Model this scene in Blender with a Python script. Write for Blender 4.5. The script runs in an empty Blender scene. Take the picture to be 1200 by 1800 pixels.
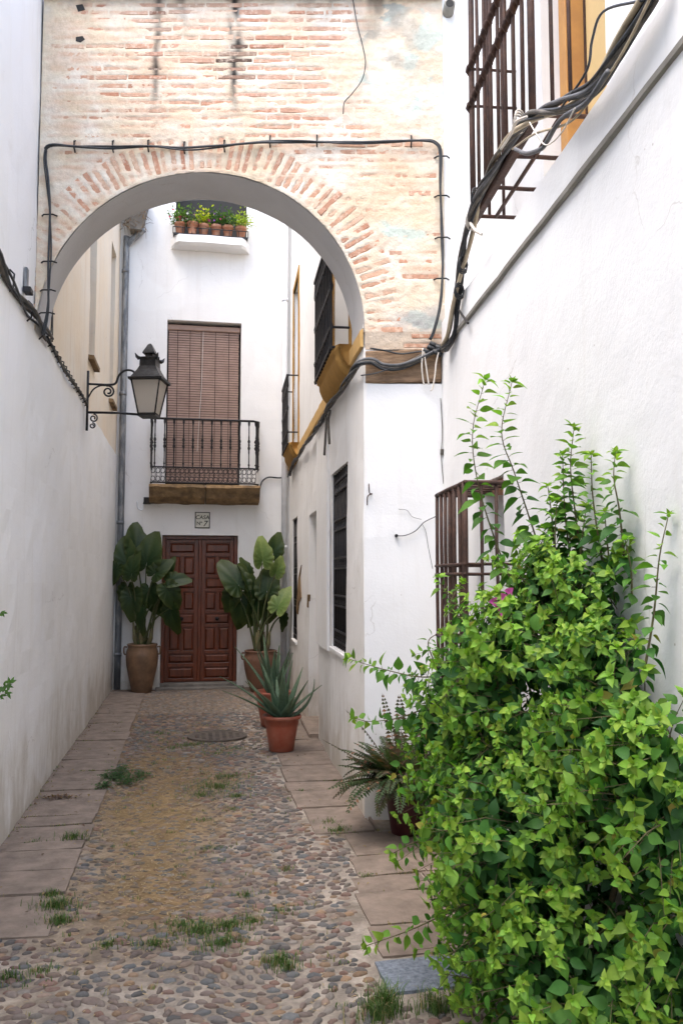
import bpy, math, random
import numpy as np
from mathutils import Vector, Matrix, noise
random.seed(7)
rng = random.Random(11)
SC = bpy.context.scene
COL = SC.collection
PI = math.pi

# ------------------------------------------------------------------ camera
FPX = 1480.0                                   # focal length in pixels of a 1200 x 1800 frame
TH = math.atan(116 / FPX)                      # tilt up
PS = math.atan(262 * math.cos(TH) / FPX)       # turn to the right of the alley axis
EYE = Vector((0, 0, 1.65))
c_, s_ = math.cos, math.sin
RT = Vector((c_(PS), -s_(PS), 0))
FW = Vector((s_(PS) * c_(TH), c_(PS) * c_(TH), s_(TH)))
UP = Vector((-s_(PS) * s_(TH), -c_(PS) * s_(TH), c_(TH)))
cd = bpy.data.cameras.new('camera')
cam = bpy.data.objects.new('camera', cd)
COL.objects.link(cam)
cam.matrix_world = Matrix(((RT.x, UP.x, -FW.x, EYE.x), (RT.y, UP.y, -FW.y, EYE.y), (RT.z, UP.z, -FW.z, EYE.z), (0, 0, 0, 1)))
cd.sensor_fit = 'VERTICAL'
cd.sensor_height = 24
cd.lens = 24 * FPX / 1800
cd.clip_start = 0.05
cd.clip_end = 500
SC.camera = cam

# ------------------------------------------------------------------ light
SUN_EL, SUN_AZ = math.radians(66), math.radians(238)   # azimuth clockwise from +Y: behind the camera, a little left
world = bpy.data.worlds.new('World')
SC.world = world
world.use_nodes = True
wn = world.node_tree.nodes
wl = world.node_tree.links
wn.clear()
sky = wn.new('ShaderNodeTexSky')
sky.sky_type = 'NISHITA'
sky.sun_disc = False
sky.sun_elevation = SUN_EL
sky.sun_rotation = SUN_AZ
sky.air_density = 1.0
sky.dust_density = 3.0
sky.ozone_density = 0.9
bg = wn.new('ShaderNodeBackground')
bg.inputs['Strength'].default_value = 0.15
wo = wn.new('ShaderNodeOutputWorld')
wl.new(sky.outputs[0], bg.inputs['Color'])
wl.new(bg.outputs[0], wo.inputs['Surface'])
sd = bpy.data.lights.new('sun', 'SUN')
sd.energy = 0.55
sd.angle = math.radians(60)
sd.color = (1.0, 0.96, 0.91)
sun = bpy.data.objects.new('sun', sd)
COL.objects.link(sun)
sdir = Vector((s_(SUN_AZ) * c_(SUN_EL), c_(SUN_AZ) * c_(SUN_EL), s_(SUN_EL)))
sun.rotation_euler = sdir.to_track_quat('Z', 'Y').to_euler()
sun.location = (0, -5, 12)

SC.view_settings.view_transform = 'Standard'
SC.view_settings.look = 'None'
SC.view_settings.exposure = 2.3
SC.view_settings.gamma = 1
SC.render.engine = 'CYCLES'
SC.cycles.use_denoising = True
SC.cycles.max_bounces = 10
SC.cycles.diffuse_bounces = 6
SC.cycles.transparent_max_bounces = 8

# ------------------------------------------------------------------ frames of reference
def ray(x, y):
    return FW + RT * ((x - 600) / FPX) + UP * ((900 - y) / FPX)
def atY(x, y, Y):
    r = ray(x, y); return EYE + r * (Y / r.y)
def gnd(x, y, z=0.0):
    r = ray(x, y); return EYE + r * ((z - EYE.z) / r.z)
class Frame:
    def __init__(s, o, u, n):
        s.o = Vector(o); s.u = Vector(u).normalized(); s.n = Vector(n).normalized()
    def pt(s, u, v, w=0.0):
        return s.o + s.u * u + s.n * w + Vector((0, 0, v))
    def hit(s, x, y, w=0.0):
        r = ray(x, y); t = (s.n.dot(s.o) + w - s.n.dot(EYE)) / s.n.dot(r)
        p = EYE + r * t - s.o
        return p.dot(s.u), p.z
FL = Frame((-1.14, 0, 0), (0, 1, 0), (1, 0, 0))                 # long left wall
FE = Frame((0, 13, 0), (1, 0, 0), (0, -1, 0))                   # house at the end
KR = 0.0391
FR = Frame((1.2 - 6.1 * KR, 0, 0), (KR, 1, 0), (-1, KR, 0))     # house on the right past the arch
CR = FR.pt(FR.hit(640, 1000)[0], 0)                             # its front corner
ARU = Vector((c_(PS), -s_(PS), 0))
FA = Frame(CR + ARU * ((-1.14 - CR.x) / ARU.x), ARU, (-s_(PS), -c_(PS), 0))   # face of the brick arch
UC = (CR - FA.o).dot(ARU)                                       # 2.365
UN = 2.926
CN = FA.pt(UN, 0)                                               # corner with the near right house
DV = Vector((0.083, 0.9965, 0)).normalized()
FN = Frame(CN, -DV, (-DV.y, DV.x, 0))                           # near right house
Z = Vector((0, 0, 1))

def fbm(p, o=4):
    return noise.fractal(Vector(p), 1.0, 2.0, o)

# ------------------------------------------------------------------ materials
MATS = {}
def nodes_of(name):
    m = bpy.data.materials.new(name); m.use_nodes = True
    nt = m.node_tree
    return m, nt, nt.nodes['Principled BSDF']
def N(nt, t, **kw):
    n = nt.nodes.new(t)
    for k, v in kw.items():
        if k in n.inputs.keys(): n.inputs[k].default_value = v
        else: setattr(n, k, v)
    return n
def noise_n(nt, vec, scale, detail=5, rough=0.6, stretch=None):
    if stretch:
        mp = nt.nodes.new('ShaderNodeMapping'); mp.inputs['Scale'].default_value = stretch
        nt.links.new(vec, mp.inputs['Vector']); vec = mp.outputs[0]
    n = N(nt, 'ShaderNodeTexNoise'); n.inputs['Scale'].default_value = scale
    n.inputs['Detail'].default_value = detail; n.inputs['Roughness'].default_value = rough
    nt.links.new(vec, n.inputs['Vector'])
    return n.outputs['Fac']
def ramp(nt, fac, a, b):
    r = nt.nodes.new('ShaderNodeMapRange'); r.inputs['From Min'].default_value = a; r.inputs['From Max'].default_value = b
    nt.links.new(fac, r.inputs['Value']); return r.outputs['Result']
def mixc(nt, fac, a, b, mode='MIX'):
    m = nt.nodes.new('ShaderNodeMix'); m.data_type = 'RGBA'; m.blend_type = mode
    for i, v in ((0, fac), (6, a), (7, b)):
        if isinstance(v, (int, float)): m.inputs[i].default_value = v
        elif isinstance(v, tuple): m.inputs[i].default_value = (*v, 1) if len(v) == 3 else v
        else: nt.links.new(v, m.inputs[i])
    return m.outputs[2]
def mul(nt, a, b, op='MULTIPLY'):
    m = nt.nodes.new('ShaderNodeMath'); m.operation = op
    for i, v in ((0, a), (1, b)):
        if isinstance(v, (int, float)): m.inputs[i].default_value = v
        else: nt.links.new(v, m.inputs[i])
    return m.outputs[0]
def bump(nt, bsdf, h, strength=0.3, dist=0.01):
    b = nt.nodes.new('ShaderNodeBump'); b.inputs['Strength'].default_value = strength; b.inputs['Distance'].default_value = dist
    nt.links.new(h, b.inputs['Height']); nt.links.new(b.outputs[0], bsdf.inputs['Normal'])
def pos(nt):
    return nt.nodes.new('ShaderNodeNewGeometry').outputs['Position']

def plaster(name, base, alt, stain=(0.42, 0.36, 0.27), stain_amt=0.25, splash=0.5, chips=0.6, streak=0.25):
    m, nt, b = nodes_of(name); P = pos(nt)
    col = mixc(nt, ramp(nt, noise_n(nt, P, 0.9, 6, 0.65), 0.38, 0.68), base, alt)
    # rain streaks
    st = ramp(nt, noise_n(nt, P, 3.0, 5, 0.6, (3.2, 3.2, 0.16)), 0.56, 0.78)
    col = mixc(nt, mul(nt, st, streak), col, stain)
    # blotches of old damp
    bl = ramp(nt, noise_n(nt, P, 1.7, 8, 0.7), 0.58, 0.78)
    col = mixc(nt, mul(nt, bl, stain_amt), col, stain)
    # splashed dirt, irregular, along the foot of the wall
    sep = nt.nodes.new('ShaderNodeSeparateXYZ'); nt.links.new(P, sep.inputs[0])
    low = ramp(nt, sep.outputs['Z'], 1.25, 0.0)
    sp = ramp(nt, mul(nt, low, noise_n(nt, P, 4.0, 7, 0.7, (1, 1, 0.45))), 0.22, 0.50)
    col = mixc(nt, mul(nt, sp, splash), col, (0.34, 0.27, 0.17))
    # chips and pock marks
    vo = nt.nodes.new('ShaderNodeTexVoronoi'); vo.inputs['Scale'].default_value = 9.0
    nt.links.new(P, vo.inputs['Vector'])
    ch = ramp(nt, vo.outputs['Distance'], 0.055, 0.025)
    gate = ramp(nt, noise_n(nt, P, 2.1, 3), 0.52, 0.6)
    col = mixc(nt, mul(nt, mul(nt, ch, gate), chips), col, (0.3, 0.25, 0.2))
    # repairs in a slightly different white, and hairline cracks
    rp = ramp(nt, noise_n(nt, P, 0.75, 2, 0.4, (1, 1.3, 0.8)), 0.60, 0.615)
    col = mixc(nt, mul(nt, rp, 0.35), col, tuple(min(0.84, q * 1.08) for q in base))
    vc = nt.nodes.new('ShaderNodeTexVoronoi'); vc.feature = 'DISTANCE_TO_EDGE'; vc.inputs['Scale'].default_value = 0.8
    dn = nt.nodes.new('ShaderNodeTexNoise'); dn.inputs['Scale'].default_value = 3.5; dn.inputs['Detail'].default_value = 5; nt.links.new(P, dn.inputs['Vector'])
    wv = nt.nodes.new('ShaderNodeVectorMath'); wv.operation = 'MULTIPLY_ADD'; wv.inputs[1].default_value = (0.35, 0.35, 0.35)
    nt.links.new(dn.outputs['Color'], wv.inputs[0]); nt.links.new(P, wv.inputs[2]); nt.links.new(wv.outputs[0], vc.inputs['Vector'])
    ck = mul(nt, ramp(nt, vc.outputs['Distance'], 0.0035, 0.0012), ramp(nt, noise_n(nt, P, 1.1, 3), 0.55, 0.60))
    col = mixc(nt, mul(nt, ck, 0.35), col, (0.36, 0.33, 0.29))
    nt.links.new(col, b.inputs['Base Color'])
    b.inputs['Roughness'].default_value = 0.92
    b.inputs['Specular IOR Level'].default_value = 0.15
    hh = mul(nt, noise_n(nt, P, 5, 6, 0.6), mul(nt, noise_n(nt, P, 60, 4, 0.6), 0.35), 'ADD')
    bump(nt, b, hh, 0.2, 0.02)
    return m

def simple(name, col, alt=None, scale=8, rough=0.6, metal=0.0, bstr=0.2, bscale=40, spec=0.4, stretch=None, lo=0.35, hi=0.7):
    m, nt, b = nodes_of(name); P = pos(nt)
    if alt:
        nt.links.new(mixc(nt, ramp(nt, noise_n(nt, P, scale, 6, 0.65, stretch), lo, hi), col, alt), b.inputs['Base Color'])
    else:
        b.inputs['Base Color'].default_value = (*col, 1)
    b.inputs['Roughness'].default_value = rough; b.inputs['Metallic'].default_value = metal
    b.inputs['Specular IOR Level'].default_value = spec
    if bstr: bump(nt, b, noise_n(nt, P, bscale, 5, 0.6, stretch), bstr, 0.01)
    return m

def tinted(name, src, rough=0.8, alt_mul=0.7, scale=25, bstr=0.4, bscale=60, spec=0.3, grit=None):
    """colour from the vertex attribute 'col' (src attr) or from the object's colour (src obj), broken up by noise"""
    m, nt, b = nodes_of(name); P = pos(nt)
    if src == 'attr':
        a = N(nt, 'ShaderNodeAttribute', attribute_name='col'); cc = a.outputs['Color']
    else:
        a = nt.nodes.new('ShaderNodeObjectInfo'); cc = a.outputs['Color']
    dark = mixc(nt, 1.0, cc, (alt_mul, alt_mul, alt_mul), 'MULTIPLY')
    col = mixc(nt, ramp(nt, noise_n(nt, P, scale, 5, 0.65), 0.35, 0.68), cc, dark)
    if grit:
        col = mixc(nt, mul(nt, ramp(nt, noise_n(nt, P, grit[1], 6, 0.7), grit[2], grit[3]), grit[4]), col, grit[0])
    nt.links.new(col, b.inputs['Base Color'])
    b.inputs['Roughness'].default_value = rough
    b.inputs['Specular IOR Level'].default_value = spec
    bump(nt, b, noise_n(nt, P, bscale, 5, 0.65), bstr, 0.008)
    return m

def leafmat(name, src, trans=0.35, rough=0.45, vein=False):
    m, nt, b = nodes_of(name); P = pos(nt)
    if src == 'attr':
        cc = N(nt, 'ShaderNodeAttribute', attribute_name='col').outputs['Color']
    else:
        cc = nt.nodes.new('ShaderNodeObjectInfo').outputs['Color']
    col = mixc(nt, ramp(nt, noise_n(nt, P, 30, 3, 0.6), 0.3, 0.75), cc, mixc(nt, 1.0, cc, (0.68, 0.72, 0.6), 'MULTIPLY'))
    nt.links.new(col, b.inputs['Base Color'])
    b.inputs['Roughness'].default_value = rough
    b.inputs['Specular IOR Level'].default_value = 0.35
    t = nt.nodes.new('ShaderNodeBsdfTranslucent')
    nt.links.new(mixc(nt, 1.0, col, (1.05, 1.3, 0.5), 'MULTIPLY'), t.inputs['Color'])
    mx = nt.nodes.new('ShaderNodeMixShader'); mx.inputs[0].default_value = trans
    nt.links.new(b.outputs[0], mx.inputs[1]); nt.links.new(t.outputs[0], mx.inputs[2])
    nt.links.new(mx.outputs[0], nt.nodes['Material Output'].inputs['Surface'])
    bump(nt, b, noise_n(nt, P, 90, 2, 0.5), 0.15, 0.004)
    return m

M = dict(
    white_left=plaster('whitewash_left', (0.85, 0.845, 0.82), (0.81, 0.80, 0.765), stain_amt=0.22, splash=0.55, streak=0.16),
    white_end=plaster('whitewash_end', (0.79, 0.775, 0.745), (0.74, 0.715, 0.68), stain_amt=0.18, splash=0.5, streak=0.2),
    white_right=plaster('whitewash_right', (0.755, 0.76, 0.755), (0.715, 0.715, 0.71), stain_amt=0.14, splash=0.4, streak=0.12, chips=0.75),
    white_house=plaster('whitewash_house', (0.78, 0.77, 0.745), (0.72, 0.70, 0.665), stain_amt=0.25, splash=0.55, streak=0.3),
    cream=plaster('cream_limewash', (0.78, 0.66, 0.50), (0.76, 0.69, 0.58), stain=(0.55, 0.36, 0.2), stain_amt=0.35, splash=0, streak=0.6),
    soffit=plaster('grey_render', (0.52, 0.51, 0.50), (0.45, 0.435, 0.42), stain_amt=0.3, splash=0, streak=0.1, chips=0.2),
    ochre=simple('ochre_paint', (0.42, 0.235, 0.065), (0.33, 0.185, 0.06), 9, 0.85, bstr=0.5, bscale=30, spec=0.15),
    ochre_light=simple('pale_ochre_paint', (0.58, 0.37, 0.14), (0.48, 0.30, 0.12), 9, 0.85, bstr=0.4, bscale=30, spec=0.15),
    ochre_pale=simple('pale_ochre_board', (0.66, 0.48, 0.23), (0.61, 0.44, 0.21), 4, 0.8, bstr=0.15, bscale=20, spec=0.2),
    ochre_frame=simple('orange_frame', (0.52, 0.27, 0.08), (0.42, 0.21, 0.07), 7, 0.7, bstr=0.3, bscale=30),
    iron=simple('black_iron', (0.012, 0.012, 0.014), (0.03, 0.026, 0.024), 20, 0.5, 0.3, 0.3, 60),
    rust_iron=simple('rusty_iron', (0.040, 0.024, 0.020), (0.085, 0.042, 0.028), 14, 0.7, 0.25, 0.5, 50),
    lead=simple('galvanised_pipe', (0.13, 0.14, 0.15), (0.30, 0.30, 0.29), 14, 0.55, 0.35, 0.3, 40, stretch=(1, 1, 0.25), lo=0.45, hi=0.62),
    white_pipe=simple('painted_pipe', (0.72, 0.73, 0.74), (0.62, 0.62, 0.62), 6, 0.6, bstr=0.1),
    cable=simple('black_cable', (0.018, 0.021, 0.024), (0.045, 0.048, 0.05), 12, 0.55, bstr=0.2),
    cable_grey=simple('grey_cable', (0.11, 0.113, 0.118), (0.04, 0.04, 0.043), 10, 0.6, bstr=0.2),
    cable_old=simple('weathered_cable', (0.14, 0.125, 0.105), (0.05, 0.045, 0.04), 16, 0.8, bstr=0.4),
    cable_tan=simple('tan_cable', (0.42, 0.35, 0.24), (0.25, 0.2, 0.14), 12, 0.7, bstr=0.2),
    cord=simple('pale_cord', (0.62, 0.58, 0.52), (0.45, 0.4, 0.34), 18, 0.9, bstr=0.4),
    wood_beam=simple('weathered_beam', (0.30, 0.20, 0.125), (0.13, 0.085, 0.055), 7, 0.9, bstr=0.9, bscale=14, spec=0.15, stretch=(1, 1, 3.5)),
    door=simple('varnished_door', (0.165, 0.036, 0.011), (0.066, 0.016, 0.006), 9, 0.3, bstr=0.25, bscale=30, spec=0.5, stretch=(3, 3, 0.5)),
    door_dark=simple('door_joint', (0.03, 0.01, 0.006), None, rough=0.6),
    blind=simple('wooden_blind', (0.38, 0.26, 0.205), (0.30, 0.20, 0.16), 6, 0.65, bstr=0.2, spec=0.3),
    blind_cord=simple('blind_cord', (0.05, 0.03, 0.025), None, rough=0.8),
    stone_slab=simple('balcony_stone', (0.31, 0.20, 0.10), (0.085, 0.06, 0.038), 7, 0.9, bstr=0.9, bscale=16, spec=0.15),
    grey_ledge=simple('slate_ledge', (0.27, 0.255, 0.22), (0.19, 0.175, 0.15), 6, 0.85, bstr=0.5, bscale=25),
    step=simple('worn_step', (0.22, 0.195, 0.165), (0.13, 0.115, 0.095), 7, 0.9, bstr=0.6, bscale=25),
    glass_dark=simple('dark_glass', (0.02, 0.022, 0.025), None, rough=0.12, bstr=0),
    interior=simple('dark_interior', (0.03, 0.028, 0.026), None, rough=0.9, bstr=0),
    lamp_metal=simple('lamp_metal', (0.014, 0.014, 0.015), (0.035, 0.035, 0.036), 18, 0.42, 0.5, 0.25, 40),
    terracotta=simple('terracotta_plastic', (0.27, 0.055, 0.025), (0.33, 0.12, 0.075), 7, 0.5, bstr=0.08, spec=0.4),
    terracotta_old=simple('old_terracotta', (0.40, 0.14, 0.065), (0.42, 0.25, 0.17), 10, 0.85, bstr=0.3),
    jar_brown=simple('worn_jar', (0.20, 0.095, 0.055), (0.115, 0.065, 0.045), 5, 0.75, bstr=0.6, bscale=18, spec=0.25),
    jar=simple('glazed_jar', (0.22, 0.125, 0.068), (0.105, 0.062, 0.036), 6, 0.5, bstr=0.5, bscale=18, spec=0.4),
    maroon=simple('maroon_pot', (0.065, 0.012, 0.014), (0.035, 0.009, 0.010), 10, 0.5, bstr=0.1),
    soil=simple('soil', (0.045, 0.03, 0.02), (0.02, 0.015, 0.01), 30, 0.95, bstr=0.8),
    tile=simple('glazed_tile', (0.62, 0.60, 0.50), (0.55, 0.53, 0.44), 20, 0.35, bstr=0.05),
    ink=simple('tile_ink', (0.02, 0.018, 0.016), None, rough=0.5, bstr=0),
    slab=simple('sandstone_slab', (0.26, 0.205, 0.162), (0.150, 0.118, 0.094), 7, 0.9, bstr=0.6, bscale=35, spec=0.15),
    granite=simple('blue_granite', (0.22, 0.25, 0.285), (0.085, 0.10, 0.125), 45, 0.85, bstr=0.9, bscale=50),
    manhole=simple('manhole_iron', (0.085, 0.07, 0.058), (0.14, 0.11, 0.085), 16, 0.75, 0.3, 0.5, 40),
    twig=simple('twig_bark', (0.09, 0.065, 0.035), (0.13, 0.13, 0.05), 20, 0.85, bstr=0.4),
    stem_green=simple('green_stem', (0.10, 0.16, 0.04), (0.09, 0.09, 0.035), 12, 0.6, bstr=0.2),
    stalk=simple('leaf_stalk', (0.045, 0.075, 0.018), (0.07, 0.06, 0.022), 9, 0.6, bstr=0.2),
    dry=simple('dry_plant', (0.22, 0.14, 0.07), (0.12, 0.08, 0.045), 20, 0.9, bstr=0.4),
    straw=simple('straw', (0.36, 0.27, 0.14), (0.25, 0.18, 0.10), 20, 0.9, bstr=0),
    earth=simple('bare_earth', (0.16, 0.125, 0.09), (0.11, 0.085, 0.065), 3, 0.95, bstr=0.6, bscale=20),
    mortar=tinted('lime_mortar', 'attr', 0.95, 0.86, 30, 0.7, 70, 0.1),
    brick_obj=tinted('brick_single', 'obj', 0.92, 0.75, 30, 0.6, 60, 0.12, grit=((0.66, 0.53, 0.41), 22, 0.5, 0.66, 0.75)),
    brick_attr=tinted('brick_mass', 'attr', 0.92, 0.75, 30, 0.6, 60, 0.12, grit=((0.66, 0.53, 0.41), 22, 0.5, 0.66, 0.75)),
    cob_obj=tinted('cobble_single', 'obj', 0.75, 0.72, 45, 0.4, 90, 0.25, grit=((0.26, 0.22, 0.18), 35, 0.54, 0.72, 0.3)),
    cob_attr=tinted('cobble_mass', 'attr', 0.75, 0.72, 45, 0.4, 90, 0.25, grit=((0.26, 0.22, 0.18), 35, 0.54, 0.72, 0.3)),
    bed=tinted('cobble_bed', 'attr', 0.95, 0.7, 40, 0.9, 60, 0.1),
    leaf_obj=leafmat('leaf_single', 'obj', 0.35, 0.6), leaf_attr=leafmat('leaf_mass', 'attr', 0.35, 0.6),
    big_leaf=leafmat('elephant_ear_leaf', 'attr', 0.2, 0.5),
    fleshy=leafmat('fleshy_leaf', 'attr', 0.05, 0.6),
    frond=leafmat('fern_frond', 'attr', 0.25, 0.6),
    grass=leafmat('grass_blade', 'attr', 0.25, 0.6),
    petal=leafmat('petal', 'attr', 0.3, 0.6),
)
def frosted():
    m, nt, b = nodes_of('frosted_glass')
    b.inputs['Base Color'].default_value = (0.62, 0.58, 0.52, 1); b.inputs['Roughness'].default_value = 0.35
    t = nt.nodes.new('ShaderNodeBsdfTranslucent'); t.inputs['Color'].default_value = (0.8, 0.76, 0.7, 1)
    mx = nt.nodes.new('ShaderNodeMixShader'); mx.inputs[0].default_value = 0.55
    nt.links.new(b.outputs[0], mx.inputs[1]); nt.links.new(t.outputs[0], mx.inputs[2])
    nt.links.new(mx.outputs[0], nt.nodes['Material Output'].inputs['Surface'])
    return m
M['frosted'] = frosted()

# ------------------------------------------------------------------ object helpers
WORLD_M = {}
def put(o, parent=None):
    COL.objects.link(o)
    WORLD_M[o.name] = o.matrix_basis.copy()
    if parent is not None:
        o.parent = parent
        o.matrix_parent_inverse = WORLD_M[parent.name].inverted()
    return o
def tag(o, label=None, cat=None, group=None, kind=None):
    for k, v in (('label', label), ('category', cat), ('group', group), ('kind', kind)):
        if v: o[k] = v
    return o
def thing(name, label, cat, loc=(0, 0, 0), group=None):
    o = bpy.data.objects.new(name, None)
    o.empty_display_size = 0.1
    o.matrix_basis = Matrix.Translation(Vector(loc))
    put(o); tag(o, label, cat, group)
    return o

class MB:
    def __init__(s):
        s.v = []; s.f = []; s.c = []
    def add(s, vs, fs, col=None):
        b = len(s.v)
        s.v.extend([tuple(p) for p in vs]); s.f.extend([tuple(i + b for i in f) for f in fs])
        if col is not None: s.c.extend([col] * len(vs))
        return s
    def box(s, a, b, col=None):
        (x0, y0, z0), (x1, y1, z1) = a, b
        return s.add([(x0, y0, z0), (x1, y0, z0), (x1, y1, z0), (x0, y1, z0), (x0, y0, z1), (x1, y0, z1), (x1, y1, z1), (x0, y1, z1)],
                     [(3, 2, 1, 0), (4, 5, 6, 7), (0, 1, 5, 4), (1, 2, 6, 5), (2, 3, 7, 6), (3, 0, 4, 7)], col)
    def fbox(s, F, u0, u1, v0, v1, w0, w1, ch=0.0, col=None):
        """box in a wall frame; ch chamfers the edges of the outer face"""
        if ch:
            P = [F.pt(u, v, w0) for u, v in ((u0, v0), (u1, v0), (u1, v1), (u0, v1))]
            P += [F.pt(u, v, w1 - ch) for u, v in ((u0, v0), (u1, v0), (u1, v1), (u0, v1))]
            P += [F.pt(u, v, w1) for u, v in ((u0 + ch, v0 + ch), (u1 - ch, v0 + ch), (u1 - ch, v1 - ch), (u0 + ch, v1 - ch))]
            fs = [(3, 2, 1, 0), (8, 9, 10, 11)]
            for k in (0, 4):
                for i in range(4):
                    j = (i + 1) % 4; fs.append((k + i, k + j, k + 4 + j, k + 4 + i))
            return s.add(P, fs, col)
        P = [F.pt(u, v, w0) for u, v in ((u0, v0), (u1, v0), (u1, v1), (u0, v1))] + [F.pt(u, v, w1) for u, v in ((u0, v0), (u1, v0), (u1, v1), (u0, v1))]
        return s.add(P, [(3, 2, 1, 0), (4, 5, 6, 7), (0, 1, 5, 4), (1, 2, 6, 5), (2, 3, 7, 6), (3, 0, 4, 7)], col)
    def tube(s, pts, r, n=6, col=None, caps=True):
        pts = [Vector(p) for p in pts]
        rr = r if isinstance(r, (list, tuple)) else [r] * len(pts)
        t0 = (pts[1] - pts[0]).normalized()
        a = t0.orthogonal().normalized()
        vs = []; fs = []
        for i, p in enumerate(pts):
            t = (pts[min(i + 1, len(pts) - 1)] - pts[max(i - 1, 0)])
            if t.length < 1e-9: t = t0
            t.normalize()
            a = (a - t * a.dot(t))
            a = a.normalized() if a.length > 1e-6 else t.orthogonal().normalized()
            b = t.cross(a)
            for k in range(n):
                an = 2 * PI * k / n
                vs.append(p + (a * c_(an) + b * s_(an)) * rr[i])
        for i in range(len(pts) - 1):
            for k in range(n):
                k2 = (k + 1) % n
                fs.append((i * n + k, i * n + k2, (i + 1) * n + k2, (i + 1) * n + k))
        if caps:
            fs.append(tuple(reversed(range(n)))); fs.append(tuple(range((len(pts) - 1) * n, len(pts) * n)))
        return s.add(vs, fs, col)
    def lathe(s, prof, c=(0, 0, 0), n=24, wob=0.0, col=None, axis=None):
        c = Vector(c); vs = []; fs = []
        for i, (r, z) in enumerate(prof):
            for k in range(n):
                an = 2 * PI * k / n
                q = 1 + wob * noise.noise(Vector((c_(an) * 1.3 + c.x, s_(an) * 1.3 + c.y, z * 4)))
                vs.append(c + Vector((r * q * c_(an), r * q * s_(an), z)))
        for i in range(len(prof) - 1):
            for k in range(n):
                k2 = (k + 1) % n
                fs.append((i * n + k, i * n + k2, (i + 1) * n + k2, (i + 1) * n + k))
        return s.add(vs, fs, col)
    def build(s, name, mat, parent=None, smooth=False, loc=None):
        me = bpy.data.meshes.new(name)
        me.from_pydata(s.v, [], s.f)
        if s.c and len(s.c) == len(s.v):
            a = me.color_attributes.new('col', 'FLOAT_COLOR', 'POINT')
            a.data.foreach_set('color', np.array([(*c[:3], 1.0) for c in s.c], dtype=np.float32).ravel())
        me.materials.append(M[mat])
        if smooth: me.polygons.foreach_set('use_smooth', [True] * len(me.polygons))
        me.update()
        o = bpy.data.objects.new(name, me)
        return put(o, parent)

def instances(name, protos, inst, mat_obj, mat_attr, parent, n_single=300, stuff_name=None, smooth=True, key=None, stuff_label=None):
    """protos: list of (verts, faces); inst: list of (proto index, Matrix, colour). The first n_single by key become objects
    that share mesh data, the rest one joined part."""
    if key: inst = sorted(inst, key=key)
    meshes = []
    for i, (v, f) in enumerate(protos):
        me = bpy.data.meshes.new(name); me.from_pydata([tuple(p) for p in v], [], f); me.materials.append(M[mat_obj])
        if smooth: me.polygons.foreach_set('use_smooth', [True] * len(me.polygons))
        me.update(); meshes.append(me)
    for pi, mx, col in inst[:n_single]:
        o = bpy.data.objects.new(name, meshes[pi]); o.matrix_basis = mx; o.color = (*col, 1); put(o, parent)
    rest = inst[n_single:]
    if rest:
        V = []; F = []; Cc = []; b = 0
        pv = [np.array([(*p, 1.0) for p in v]) for v, f in protos]
        for pi, mx, col in rest:
            A = pv[pi] @ np.array(mx).T
            V.append(A[:, :3]); F.extend([tuple(i + b for i in f) for f in protos[pi][1]]); b += len(A)
            Cc.append(np.tile(np.array((*col, 1.0)), (len(A), 1)))
        V = np.concatenate(V); Cc = np.concatenate(Cc).astype(np.float32)
        me = bpy.data.meshes.new(stuff_name or name); me.from_pydata(V.tolist(), [], F); me.materials.append(M[mat_attr])
        a = me.color_attributes.new('col', 'FLOAT_COLOR', 'POINT'); a.data.foreach_set('color', Cc.ravel())
        if smooth: me.polygons.foreach_set('use_smooth', [True] * len(me.polygons))
        me.update()
        o = bpy.data.objects.new(stuff_name or name, me); put(o, parent); o['kind'] = 'stuff'

def smooth_path(pts, n=8):
    """Catmull-Rom through the points"""
    P = [Vector(p) for p in pts]; P = [P[0] * 2 - P[1]] + P + [P[-1] * 2 - P[-2]]
    out = []
    for i in range(1, len(P) - 2):
        for k in range(n):
            t = k / n; a, b, c, d = P[i - 1], P[i], P[i + 1], P[i + 2]
            out.append(0.5 * ((2 * b) + (c - a) * t + (2 * a - 5 * b + 4 * c - d) * t * t + (3 * b - a - 3 * c + d) * t ** 3))
    out.append(P[-2]); return out

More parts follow.
